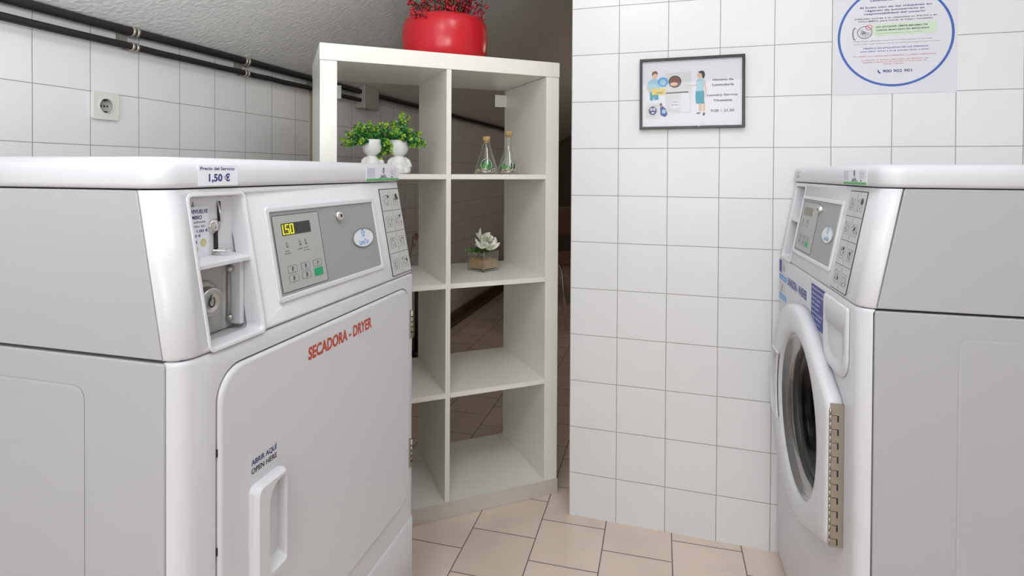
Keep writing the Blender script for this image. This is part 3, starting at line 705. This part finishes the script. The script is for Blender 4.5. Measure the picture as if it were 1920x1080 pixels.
# ------------------------------------------------------------------ white cube shelf
SM = fm(S_O, S_A)
shf = empty('shelf_unit', SM, 'tall white open cube shelf of two by four compartments', 'shelf')
SW, SD, SH, TK = .787, .39, 1.49, .05
b = MB(); b.box(0, SW, 0, SD, SH - TK, SH, LAMIN); b.build('top_board', shf, .0012, 2)
b = MB(); b.box(0, SW, 0.0, SD, 0, TK, LAMIN); bb = b.build('bottom_board', shf, .0012, 2)
b = MB(); b.box(-.001, SW + .001, -.0012, .0002, 0.001, TK + .001, LAMIN2); ed = b.build('scuffed_front_edge', bb); ed['label'] = 'greyish scuffed front edge'
for x in (0.0, SW - TK): 
    b = MB(); b.box(x + (.0012 if x == 0 else 0), x + TK - (0 if x == 0 else .0012), 0.001, SD, TK, SH - TK - .0008, LAMIN); b.build('side_panel', shf, .001, 2)
xm = SW / 2; b = MB(); b.box(xm - .008, xm + .008, .003, SD - .002, TK, SH - TK, LAMIN); b.build('centre_divider', shf, .0006, 2)
ZS = [.3855, .7370, 1.0885]
for z in ZS:
    for (x0, x1) in ((TK, xm - .008), (xm + .008, SW - TK)):
        b = MB(); b.box(x0, x1, .002, SD - .002, z, z + .016, LAMIN); b.build('shelf_board', shf, .0006, 2)
for (x0, x1) in ((TK, .098), (.688, SW - TK)):
    b = MB(); b.box(x0, x1, .368, .372, 1.372, 1.420, LAMIN); b.build('corner_bracket', shf, .0008, 2)
def on_shelf(x, y, z, a=0): return SM @ Matrix.Translation((x, y, z)) @ Matrix.Rotation(a, 4, 'Z')

# ---- planters
def sprig_leaves(b, p, d, rng, n, ln, size, mats):
    d = Vector(d).normalized(); p = Vector(p); pts = [p.copy()]
    q = p.copy(); dd = d.copy()
    for i in range(5):
        q = q + dd * ln / 5; dd = (dd + Vector((0, 0, -.06 if dd.z > -.2 else 0)) + Vector((rng.uniform(-.1, .1), rng.uniform(-.1, .1), rng.uniform(-.05, .1)))).normalized(); pts.append(q.copy())
    b.tube(pts, [.0009] * 5 + [.0004], LEAF1, 5, caps=False)
    for i in range(n):
        f = .12 + .88 * i / n; k = min(4, int(f * 5)); c = pts[k].lerp(pts[k + 1], f * 5 - k)
        ang = i * 2.4 + rng.random(); side = d.orthogonal().normalized(); s2_ = d.cross(side)
        o = (side * cos(ang) + s2_ * sin(ang)) * .9 + d * .5 + Vector((0, 0, .25)); o.normalize()
        sz = size * rng.uniform(.7, 1.25) * (1.1 - .45 * f)
        w = o.orthogonal().normalized(); nn = o.cross(w); th = rng.uniform(0, PI); w2 = w * cos(th) + nn * sin(th); n2 = o.cross(w2)
        m = mats[2] if rng.random() < (.72 if f > .72 else .10) else (mats[0] if rng.random() < .55 else mats[1])
        prof = [(0, 0), (.3, .38), (.62, .46), (.88, .3), (1.0, 0)]
        L_ = [b.bm.verts.new(c + o * (a * sz) + w2 * (h * sz) + n2 * (.18 * h * sz)) for a, h in prof[1:-1]]
        R_ = [b.bm.verts.new(c + o * (a * sz) - w2 * (h * sz) + n2 * (.18 * h * sz)) for a, h in prof[1:-1]]
        v0 = b.bm.verts.new(c); v1 = b.bm.verts.new(c + o * sz)
        mid = [b.bm.verts.new(c + o * (a * sz)) for a, h in prof[1:-1]]
        for A in (L_, R_):
            b.face([v0, A[0], mid[0]], m, True); b.face([mid[2], A[2], v1], m, True)
            for j in range(2): b.face([mid[j], A[j], A[j + 1], mid[j + 1]], m, True)
def figure_planter(x, y, a, label, seed, dirs, side):
    e = empty('figure_planter', on_shelf(x, y, 1.1047, a), label, 'planter', 'figure planters on the shelf')
    b = MB()
    body = [(.001, 0), (.030, 0), (.034, .006), (.033, .020), (.028, .036), (.021, .050), (.0155, .058), (.017, .063)]
    b.lathe(body, CERAM, n=32, sx=1, sy=.85)
    b.ball((0, -.018, .020), .016, CERAM, 16, (1.1, .9, 1.1))
    for s_ in (-1, 1):                       # folded legs and arms
        b.ball((s_ * .023, -.014, .013), .0145, CERAM, 16, (1, 1.25, .9)); b.ball((s_ * .020, -.027, .009), .010, CERAM, 12, (1, 1.2, .85))
        b.tube([(s_ * .018, 0, .052), (s_ * .030, -.006, .040), (s_ * .034, -.014, .026), (s_ * .026, -.026, .022)], [.006, .0075, .0075, .006], CERAM, 12)
        b.ball((s_ * .026, -.026, .022), .0062, CERAM, 10)
    if side: b.ball((side * .035, .004, .010), .017, CERAM, 16, (1.4, 1.1, .65))
    b.build('figure_body', e)
    b = MB(); b.lathe([(.012, .058), (.020, .062), (.0275, .071), (.0315, .084), (.0325, .098), (.0320, .110), (.0300, .1105), (.0300, .098), (.024, .078), (.001, .070)], CERAM, n=40); b.build('bowl_head', e)
    b = MB(); b.lathe([(.030, .103), (.015, .106), (.001, .107)], LEAF3, n=20, cap1=True); rng = random.Random(seed)
    for (dx, dy, dz, ln) in dirs:
        for k in range(4):
            d = (dx + rng.uniform(-.25, .25), dy + rng.uniform(-.3, .3), dz + rng.uniform(-.2, .25))
            sprig_leaves(b, (rng.uniform(-.014, .014), rng.uniform(-.014, .014), .105), d, rng, 34, ln * rng.uniform(.75, 1.05), .0118, (LEAF1, LEAF3, LEAF2))
    b.build('foliage', e)
figure_planter(.168, .110, .15, 'left white ceramic figure planter with bushy green leaves, behind the dryer', 5,
               [(-1, 0, .15, .095), (-.9, -.2, .55, .085), (-.6, .1, .9, .07), (.3, -.1, 1, .07), (.6, 0, .6, .06), (-1, .1, .0, .09), (0, -.5, .8, .05), (.6, .4, -.3, .07), (-.3, .2, 1, .055), (-.8, -.5, -.1, .075), (.7, -.5, -.2, .06), (.7, .1, -.8, .07)], 1)
figure_planter(.254, .105, -.1, 'right white ceramic figure planter with lime tipped green leaves', 9,
               [(.15, 0, 1.2, .095), (.9, 0, .45, .085), (1, -.1, .1, .095), (-.5, -.2, .8, .07), (-.7, 0, .35, .06), (0, -.9, .25, .055), (.5, .3, .6, .06), (-.2, -.6, .7, .05), (-.3, 0, 1.1, .07), (.9, -.3, -.15, .085), (-.6, .2, -.7, .06), (.5, -.7, .1, .06)], 0)
# ---- flask terrariums
def flask(x, y, H, label, seed, a, g=None):
    e = empty('flask_terrarium', on_shelf(x, y, 1.1047, a), label, 'terrarium', 'cork stoppered flasks on the shelf')
    b = MB(); hN = H - .016
    prof = [(.001, .0006), (.036, .0006), (.0405, .003), (.0420, .009), (.0400, .018), (.0320, .042), (.0225, .070), (.0150, .092), (.0115, hN - .006), (.0110, hN)]
    inner = [(max(.0008, r - .0013), max(z, .0022)) for r, z in prof][::-1]
    b.lathe(prof + inner, GLASS, n=48, cap0=True, cap1=True)
    g_ = b.build('glass_flask', e)
    b = MB(); rim = [(.0185 * sin(t), -.0, .030 + .0235 * cos(t)) for t in [2 * PI * i / 36 for i in range(37)]]
    def surf(xx, zz):
        for (r0, z0), (r1, z1) in zip(prof[2:], prof[3:]):
            if z0 <= zz <= z1: R = r0 + (r1 - r0) * (zz - z0) / (z1 - z0); return -math.sqrt(max(0, R * R - xx * xx)) - .0004
        return -.02
    b.tube([(xx, surf(xx, zz), zz) for xx, _, zz in rim], .0011, RIMG, 6, caps=False); b.build('opening_rim', g_)
    b = MB(); b.lathe([(.0085, -.006), (.0100, .0), (.0125, .001), (.0130, .015), (.0120, .0165), (.001, .0165)], CORK, (0, 0, hN), 24); b.build('cork', e)
    b = MB(); rng = random.Random(seed)
    for i in range(230):
        t, r = rng.uniform(0, 2 * PI), .0355 * math.sqrt(rng.random()); z = .0045 + rng.random() * (.015 if r < .032 else .008)
        b.ball((r * cos(t), r * sin(t), z), rng.uniform(.0018, .0034), PEB, 6, (1, 1, .8))
    o = b.build('pebbles', e); o['kind'] = 'stuff'
    b = MB()
    for (cx, cy, cz, r) in ((-.010, -.006, .024, .014), (.003, .002, .033, .014), (.014, -.004, .022, .010)) if seed == 1 else ((-.016, -.008, .022, .012), (-.004, -.006, .020, .011)):
        b.ball((cx, cy, cz), r, MOSS, 12, (1, 1, .8))
        for k in range(46):
            v = Vector((rng.gauss(0, 1), rng.gauss(0, 1), abs(rng.gauss(0, 1)))).normalized()
            b.ball(Vector((cx, cy, cz)) + v * r * .95, .002, MOSS, 5)
    if seed != 1:
        for k in range(5):
            b.tube([(.014, 0, .016), (.012 + .004 * k * .5, .002 * k - .004, .03 + .004 * k)], .0005, LEAF3, 4)
            for j in range(5): b.ball((.013 + rng.uniform(-.006, .008), rng.uniform(-.006, .006), .020 + rng.random() * .018), .0028, LEAF3, 6, (1, .6, 1))
    b.build('moss', e)
flask(.556, .100, .130, 'shorter flask terrarium with pale cork and bright moss, nearer the divider', 1, -.35)
flask(.641, .103, .151, 'taller flask terrarium with reddish cork, nearer the shelf side', 2, -.5)
# ---- cube glass vase with cream flowers
e = empty('glass_cube_vase', on_shelf(.583, .205, .7532, rad(45) - .30), 'square glass vase of tan gravel with cream white artificial flowers', 'vase')
b = MB(); hs = .040; hgt = .072
sq = lambda h, z: [(-h, -h, z), (h, -h, z), (h, h, z), (-h, h, z)]
b.loft([sq(hs, .0004), sq(hs, hgt), sq(hs - .0032, hgt), sq(hs - .0032, .0085)], GLASS)
for sx_ in (-1, 1):
    for sy_ in (-1, 1): b.box(*sorted((sx_ * hs, sx_ * (hs - .0034))), *sorted((sy_ * hs, sy_ * (hs - .0034))), .0006, hgt + .0002, GEDGE)
b.box(-hs, hs, -hs, hs, .0005, .0075, GEDGE); b.build('glass_cube', e, .0006, 2)
b = MB(); rng = random.Random(4); b.box(-.0335, .0335, -.0335, .0335, .010, .041, PEBT)
for i in range(420):
    s_ = rng.randrange(5); u, v = rng.uniform(-.034, .034), rng.uniform(-.034, .034); z = rng.uniform(.011, .041)
    p = [(u, v, .041 + rng.random() * .004), (u, -.0335, z), (u, .0335, z), (-.0335, v, z), (.0335, v, z)][s_]
    b.ball(p, rng.uniform(.0018, .003), PEBT, 6)
o = b.build('gravel', e); o['kind'] = 'stuff'
b = MB()
def petal(b, c, d, up_v, ln, w, m, curl=.35):
    d = Vector(d).normalized(); u = Vector(up_v); u = (u - d * u.dot(d)).normalized(); s_ = d.cross(u); c = Vector(c)
    rows = []
    for i in range(7):
        f = i / 6; ww = w * (sin(PI * min(1, f * .85 + .12)) ** .7) * (1 if f < 1 else .25)
        base = c + d * ln * f + u * curl * ln * f * f
        rows.append([b.bm.verts.new(base + s_ * ww * t + u * (abs(t) ** 2) * ww * .5) for t in (-1, -.5, 0, .5, 1)])
    for A, B in zip(rows, rows[1:]):
        for j in range(4): b.face([A[j], A[j + 1], B[j + 1], B[j]], m, True)
rng = random.Random(11)
for (fx, fy, fz, n_) in ((-.022, -.016, .104, 7), (.014, -.010, .116, 8), (-.002, .008, .130, 7), (.030, -.014, .100, 7), (.006, -.026, .100, 6)):
    ax, ay = rng.uniform(-.5, .5), rng.uniform(-.6, .2)
    for k in range(n_):
        t = 2 * PI * k / n_ + rng.random() * .5; q = .55 + .5 * (k % 2)
        petal(b, (fx, fy, fz - .018), (cos(t) * q + ax, sin(t) * q + ay, 1.0), (cos(t), sin(t), 0), rng.uniform(.032, .044), rng.uniform(.012, .017), PETAL, .22)
b.build('flowers', e)
b = MB()
for k in range(26):
    t = rng.uniform(0, 2 * PI); petal(b, (rng.uniform(-.015, .015), rng.uniform(-.015, .015), .055 + rng.random() * .03), (cos(t), sin(t), .9), (0, 0, 1), rng.uniform(.03, .042), .008, LEAF3 if k % 2 else LEAF4, -.3)
for k in range(7):
    x, y = rng.uniform(-.02, .02), rng.uniform(-.02, .02); b.tube([(x, y, .036), (x * .8, y * .8, .07), (x * .6, y * .6, .10)], .0014, LEAF4, 6)
for s0, dd in (((-.01, .0, .075), (-.95, .30, .12)), ((.01, 0, .09), (.9, .3, .7)), ((.01, 0, .08), (.95, -.2, .3)), ((-.02, 0, .065), (-.8, .5, .3))):
    sprig_leaves(b, s0, dd, rng, 26, .056, .010, (LEAF4, LEAF3, LEAF4))
b.build('greenery', e)
# ---- red pot with berries
e = empty('red_pot', on_shelf(.433, .195, SH + .0003), 'large glossy red round pot of red berry stems on top of the shelf', 'pot')
b = MB(); prof = [(.001, 0), (.122, 0), (.133, .005), (.140, .014), (.1465, .038), (.1500, .070), (.1500, .100), (.1485, .120), (.1450, .136), (.1370, .148), (.1250, .155), (.1100, .158), (.1060, .157), (.1040, .150), (.1150, .125), (.001, .123)]
b.lathe(prof, REDC, n=72); b.build('pot_body', e)
rng = random.Random(21)
def berry_stem(b, bb_, x0, y0, dirv, ln, n_):
    p = Vector((x0, y0, .124)); d = Vector(dirv).normalized(); pts = [p.copy()]
    for i in range(7): p = p + d * ln / 7; d = (d + Vector((rng.uniform(-.12, .12), rng.uniform(-.12, .12), -.07))).normalized(); pts.append(p.copy())
    b.tube(pts, [.0022] * 6 + [.001, .0008], STEM if rng.random() < .5 else LEAF3, 6)
    for i in range(n_):
        k = rng.randrange(2, 8); c = pts[k]; o = Vector((rng.uniform(-1, 1), rng.uniform(-1, 1), rng.uniform(-.9, .8))).normalized() * rng.uniform(.010, .026)
        b.tube([c, c + o], .0005, STEM, 4); r = rng.uniform(.0035, .0058)
        bb_.ball(c + o, r, BERRY if rng.random() < .72 else BERRYD, 8)
b = MB(); bb_ = MB()
for i in range(30):
    t = rng.uniform(0, 2 * PI); r = rng.uniform(.0, .07); sp_ = rng.uniform(.05, .6)
    berry_stem(b, bb_, r * cos(t), r * sin(t), (cos(t) * sp_, sin(t) * sp_, 1.0), rng.uniform(.12, .2), 26)
for i in range(6): berry_stem(b, bb_, -.05, -.05, (-1.2 - .15 * i, -.9, .6 + .1 * i), .085, 18)
for i in range(4): berry_stem(b, bb_, .06, -.05, (.9, -.8, .6 + .1 * i), .07, 14)
b.build('stems', e); o = bb_.build('berries', e); o['kind'] = 'stuff'
b = MB()
for (t, ln) in ((.2, .07), (-.3, .08), (2.2, .07), (-1.2, .06), (3.6, .06)): petal(b, (.03 * cos(t), .03 * sin(t) - .02, .155), (cos(t), sin(t) * .8 - .3, .35), (0, 0, 1), ln, .014, LEAF1, -.3)
b.build('leaves', e)

# ------------------------------------------------------------------ framed timetable and round notice on the right wall
RM = fm(R_O, R_A)
e = empty('picture_frame', RM @ Matrix.Translation((.066, -.0, 1.247)) @ Matrix.Rotation(rad(-.3), 4, 'Y'), 'black framed laundry timetable picture hanging on the right tiled wall', 'picture')
PW, PH = .304, .217
b = MB(); b.ringplate([(0, 0), (PW, 0), (PW, PH), (0, PH)], [(.008, .008), (PW - .008, .008), (PW - .008, PH - .008), (.008, PH - .008)], -.016, -.001, FRAME); b.build('frame', e, .0012, 2)
b = MB(); b.plate([(.006, .006), (PW - .006, .006), (PW - .006, PH - .006), (.006, PH - .006)], -.008, -.002, PIC); pc = b.build('picture_sheet', e)
y = -.0083
def P(pts, m, yy=y, mb=None): (mb or b).plate([(u * PW, v * PH) for u, v in pts], yy, yy + .0002, m)
def E(cu, cv, ru, rv, m, yy=y): b.plate(ell(cu * PW, cv * PH, ru * PW, rv * PH, 24), yy, yy + .0002, m)
b = MB()
P([(.255, .235), (.50, .215), (.50, .80), (.255, .79)], LGR, y); P([(.257, .50), (.475, .507), (.475, .522), (.257, .515)], LINE, y - .0004)
P([(.40, .24), (.485, .235), (.485, .50), (.40, .50)], PIC, y - .0003); E(.345, .665, .062, .085, LINE, y - .0005); E(.345, .665, .052, .073, HAIR, y - .0006); E(.335, .632, .035, .025, SKIN, y - .0008)
E(.345, .35, .05, .07, PIC, y - .0003); text(b, 'Lavado', .31 * PW, .38 * PW, .37 * PH, .395 * PH, y - .0006, LINE2); text(b, 'Secado', .31 * PW, .38 * PW, .33 * PH, .355 * PH, y - .0006, LINE2)
b.build('washing_machine_drawing', pc)
b = MB()
P([(.10, .41), (.185, .42), (.185, .53), (.10, .53)], TEAL); P([(.135, .41), (.145, .41), (.142, .46), (.138, .46)], PIC, y - .0003)
P([(.085, .53), (.195, .53), (.205, .67), (.165, .72), (.125, .72), (.085, .68)], SHIRT, y - .0002); P([(.085, .68), (.065, .60), (.085, .54), (.105, .55), (.09, .60), (.11, .66)], SHIRT, y - .0003)
P([(.065, .60), (.085, .54), (.12, .545), (.12, .56), (.09, .57), (.08, .60)], SKIN, y - .0004); E(.148, .755, .024, .042, SKIN, y - .0003)
P([(.118, .77), (.125, .815), (.16, .83), (.178, .80), (.175, .77), (.16, .79), (.135, .785), (.128, .76)], HAIR, y - .0005); P([(.12, .49), (.25, .49), (.255, .575), (.12, .575)], YEL, y - .0006)
text(b, 'osbl', .16 * PW, .225 * PW, .505 * PH, .535 * PH, y - .0009, LINE); E(.228, .665, .052, .07, SKY, y - .0008); E(.228, .665, .030, .04, SHIRT, y - .0010); b.build('man_drawing', pc)
b = MB()
P([(.06, .155), (.19, .15), (.19, .37), (.06, .37)], LGR); E(.128, .265, .040, .062, BLUED, y - .0004)
for du in (-.013, .016): E(.128 + du, .285, .012, .02, STICK, y - .0006); E(.128 + du, .285, .005, .009, BLUED, y - .0008)
E(.13, .235, .014, .010, STICK, y - .0006); P([(.205, .20), (.25, .17), (.275, .21), (.255, .29), (.225, .33), (.20, .31)], BLUE, y - .0004); P([(.20, .32), (.225, .34), (.215, .375), (.195, .36)], HAIR, y - .0004); E(.238, .25, .020, .03, SHIRT, y - .0006); b.build('detergent_drawing', pc)
b = MB()
P([(.575, .235), (.60, .235), (.605, .37), (.575, .37)], SKIN); P([(.615, .235), (.63, .235), (.635, .37), (.61, .37)], SKIN); P([(.545, .205), (.585, .205), (.59, .222), (.56, .222)], LINE); P([(.61, .18), (.63, .18), (.632, .22), (.615, .22)], LINE)
P([(.548, .345), (.625, .345), (.625, .52), (.545, .52), (.54, .44)], TEAL, y - .0002); P([(.548, .52), (.618, .52), (.635, .66), (.60, .695), (.565, .69), (.548, .66)], SHIRT, y - .0002)
P([(.635, .66), (.62, .64), (.635, .50), (.632, .43), (.643, .43), (.647, .52)], SKIN, y - .0004); P([(.548, .61), (.47, .605), (.455, .615), (.455, .605), (.47, .595), (.548, .595)], SKIN, y - .0004)
E(.582, .745, .026, .045, SKIN, y - .0003); P([(.565, .79), (.60, .805), (.625, .79), (.632, .74), (.622, .69), (.608, .70), (.60, .76), (.575, .775)], LINE, y - .0005); b.build('woman_drawing', pc)
b = MB()
text(b, 'Horario de', .705 * PW, .895 * PW, .655 * PH, .685 * PH, y, LINE, bold=.00045); text(b, 'Lavandería', .70 * PW, .90 * PW, .585 * PH, .618 * PH, y, LINE, bold=.00045)
text(b, 'Laundry Service', .652 * PW, .935 * PW, .445 * PH, .475 * PH, y, LINE, bold=.00045); text(b, 'Timetable', .71 * PW, .885 * PW, .37 * PH, .40 * PH, y, LINE, bold=.00045)
text(b, '9.00 – 21.00', .685 * PW, .905 * PW, .225 * PH, .262 * PH, y, LINE, bold=.00045); b.build('lettering', pc)
b = MB(); b.plate([(-.0 + .006, .006), (PW - .006, .006), (PW - .006, PH - .006), (.006, PH - .006)], -.0120, -.0112, PGLASS); b.build('frame_glass', e)
b = MB(); b.ball((.575 * PW, -.016, .010), .0035, STICK, 8, (1.2, .7, 1.3)); b.build('paper_scrap', e)
# round laundry notice
e = empty('laundry_notice', RM @ Matrix.Translation((.601, 0, 1.337)), 'white poster with a blue ring around laundry usage rules, on the right wall', 'poster')
b = MB(); b.plate([(0, 0), (.30, 0), (.30, .42), (0, .42)], -.0012, 0, POSTER); ps = b.build('poster_sheet', e)
cx, cz, R0 = .153, .160, .1405; y = -.0013
b = MB(); b.ringplate(ell(cx, cz, R0, R0, 80), ell(cx, cz, R0 - .0062, R0 - .0062, 80), y - .0002, y, BLUER); b.build('blue_ring', ps)
b = MB()
def T(tx, u0, u1, v, h, m, bold=0): text(b, tx, cx + u0, cx + u1, cz + v, cz + v + h, y - .0001, m, bold=bold)
T('Lavandería Autoservicio', -.06, .06, .098, .006, BLUED, .0003)
T('El buen uso de las máquinas en', -.085, .087, .0795, .0048, BLUED, .0003); T('régimen de autoservicio es', -.072, .070, .0705, .0048, BLUED, .0003); T('responsabilidad del usuario', -.075, .072, .0615, .0048, BLUED, .0003)
T('Utilícelas acorde a su capacidad en KILOS y en', -.098, .100, .0490, .0040, LINE, .0002); T('VOLUMEN, para lograr el mejor resultado', -.090, .090, .0415, .0040, LINE, .0002)
b.plate(rr(cx - .052, cx + .098, cz + .002, cz + .034, .002, 2), y - .0001, y, GREENL); y -= .0002
T('NO EXCEDER LÍMITE MÁXIMO DE', -.045, .078, .0240, .0042, LINE, .0003); T('CARGA MARCADO EN MÁQUINAS', -.045, .082, .0150, .0042, LINE, .0003); T('Deben caber holgados para mejor resultado', -.045, .066, .0070, .0024, LINE2)
T('• Debe existir suficiente espacio entre el detergente y la descarga', -.103, .088, -.0130, .0028, LINE2); T('• Sobre todo carga siempre respete la medida para que la ropa se mueva', -.103, .108, -.0210, .0028, LINE2)
T('VERIFICA EN ETIQUETAS DE LAS PRENDAS', -.077, .080, -.0345, .0040, BLUE, .0001); T('para saber cómo y si se pueden lavar y secar', -.083, .083, -.0425, .0036, BLUE, .0001)
T('No utilizar otros tejidos, para evitaciones o posibles combustiones', -.100, .098, -.0555, .0030, RED); T('La máquina no se hace responsable del deterioro del', -.082, .080, -.0665, .0030, RED); T('desgaste o daños en las prendas ni el proceso de', -.079, .076, -.0725, .0030, RED); T('lavado y secado', -.026, .022, -.0785, .0030, RED)
T('900 902 901', -.028, .042, -.1010, .0078, BLUED, .0003)
b.plate([(cx - .041, cz - .094), (cx - .038, cz - .094), (cx - .037, cz - .098), (cx - .034, cz - .101), (cx - .032, cz - .102), (cx - .034, cz - .104), (cx - .039, cz - .101)], y - .0001, y, BLUED)
b.build('lettering', ps)
b = MB(); b.plate(ell(cx - .098, cz + .010, .006, .018, 24), y - .0002, y, LINE2); b.plate(ell(cx - .0965, cz + .010, .0042, .015, 24), y - .0004, y, POSTER)
b.ringplate(ell(cx - .073, cz + .013, .0185, .0175, 28), ell(cx - .073, cz + .013, .0172, .0162, 28), y - .0003, y, LINE)
rng = random.Random(2)
for i in range(14):
    t = rng.uniform(0, 2 * PI); r = rng.uniform(0, .013); b.ringplate(ell(cx - .073 + r * cos(t), cz + .012 + r * sin(t), .004, .003, 8), ell(cx - .073 + r * cos(t), cz + .012 + r * sin(t), .0034, .0024, 8), y - .0003, y, LINE2)
b.ringplate(ell(cx - .063, cz + .0265, .0085, .0075, 24), ell(cx - .063, cz + .0265, .0070, .006, 24), y - .0006, y - .0003, PINKP)
b.plate([(cx - .070, cz + .0305), (cx - .0685, cz + .0318), (cx - .056, cz + .0225), (cx - .0575, cz + .0212)], y - .0006, y - .0003, PINKP); b.build('overload_pictogram', ps)

# ------------------------------------------------------------------ dim room beyond, glimpsed through shelf and gap
e = empty('table', fm((.62, 4.95), .2), 'small table in the dark room beyond the gap beside the shelf', 'table')
b = MB(); b.box(-.45, .45, -.35, .35, .685, .71, mat('pale_table_top', (.42, .38, .32), .4, noise=.05)); b.build('tabletop', e, .003, 2)
for sx in (-1, 1):
    for sy in (-1, 1): b = MB(); b.tube([(sx * .40, sy * .30, 0), (sx * .40, sy * .30, .685)], .014, RUBBER, 10); b.build('leg', e)
e = empty('chair', fm((.47, 4.3), .4), 'chair with bent steel tube legs in the dark room beyond the gap', 'chair')
b = MB(); b.box(-.19, .19, -.19, .19, .44, .47, WOOD); b.build('seat', e, .01, 3)
b = MB(); b.box(-.17, .17, .17, .19, .62, .84, WOOD); b.build('backrest', e, .008, 3)
for s_ in (-1, 1):
    b = MB(); b.tube([(s_ * .20, -.26, .01), (s_ * .19, -.17, .40), (s_ * .185, -.14, .435), (s_ * .18, .10, .435)], .009, STEEL, 10); b.build('leg', e)
    b = MB(); b.tube([(s_ * .20, .26, .01), (s_ * .18, .17, .43), (s_ * .17, .18, .84)], .009, STEEL, 10); b.build('leg', e)
e = empty('artificial_flower', LM @ Matrix.Translation((2.16, -.0, .71)), 'faded pink flower on the left wall, seen between dryer and shelf divider', 'flower')
b = MB(); rng = random.Random(3)
for k in range(9):
    t = k * 2.4; petal(b, (0, -.03, 0), (cos(t) * .9, -.25 - .05 * k, sin(t) * .9), (0, -1, 0), .040 - .002 * k, .018, PETALP, .3)
for k in range(5): t = k * 2.1; petal(b, (.02, -.02, -.06), (cos(t), -.4, sin(t)), (0, -1, 0), .022, .010, PETALP, .2)
b.build('petals', e)
b = MB(); b.tube([(0, -.028, -.005), (.012, -.02, -.05), (.0, -.008, -.12), (0, -.003, -.15)], .003, LEAF4, 6); b.build('stem', e)
b = MB(); b.tube([(0, 0, .02), (0, 0, .41)], .016, BLACK, 12); b.lathe([(.03, 0), (.03, .03), (.016, .035)], BLACK, n=16, cap0=True); o = b.build('floor_post')
o.matrix_world = fm((-.565, 3.42), 0); tag(o, 'short thin dark upright post on the floor behind the shelf, right beside the dryer edge', 'post')
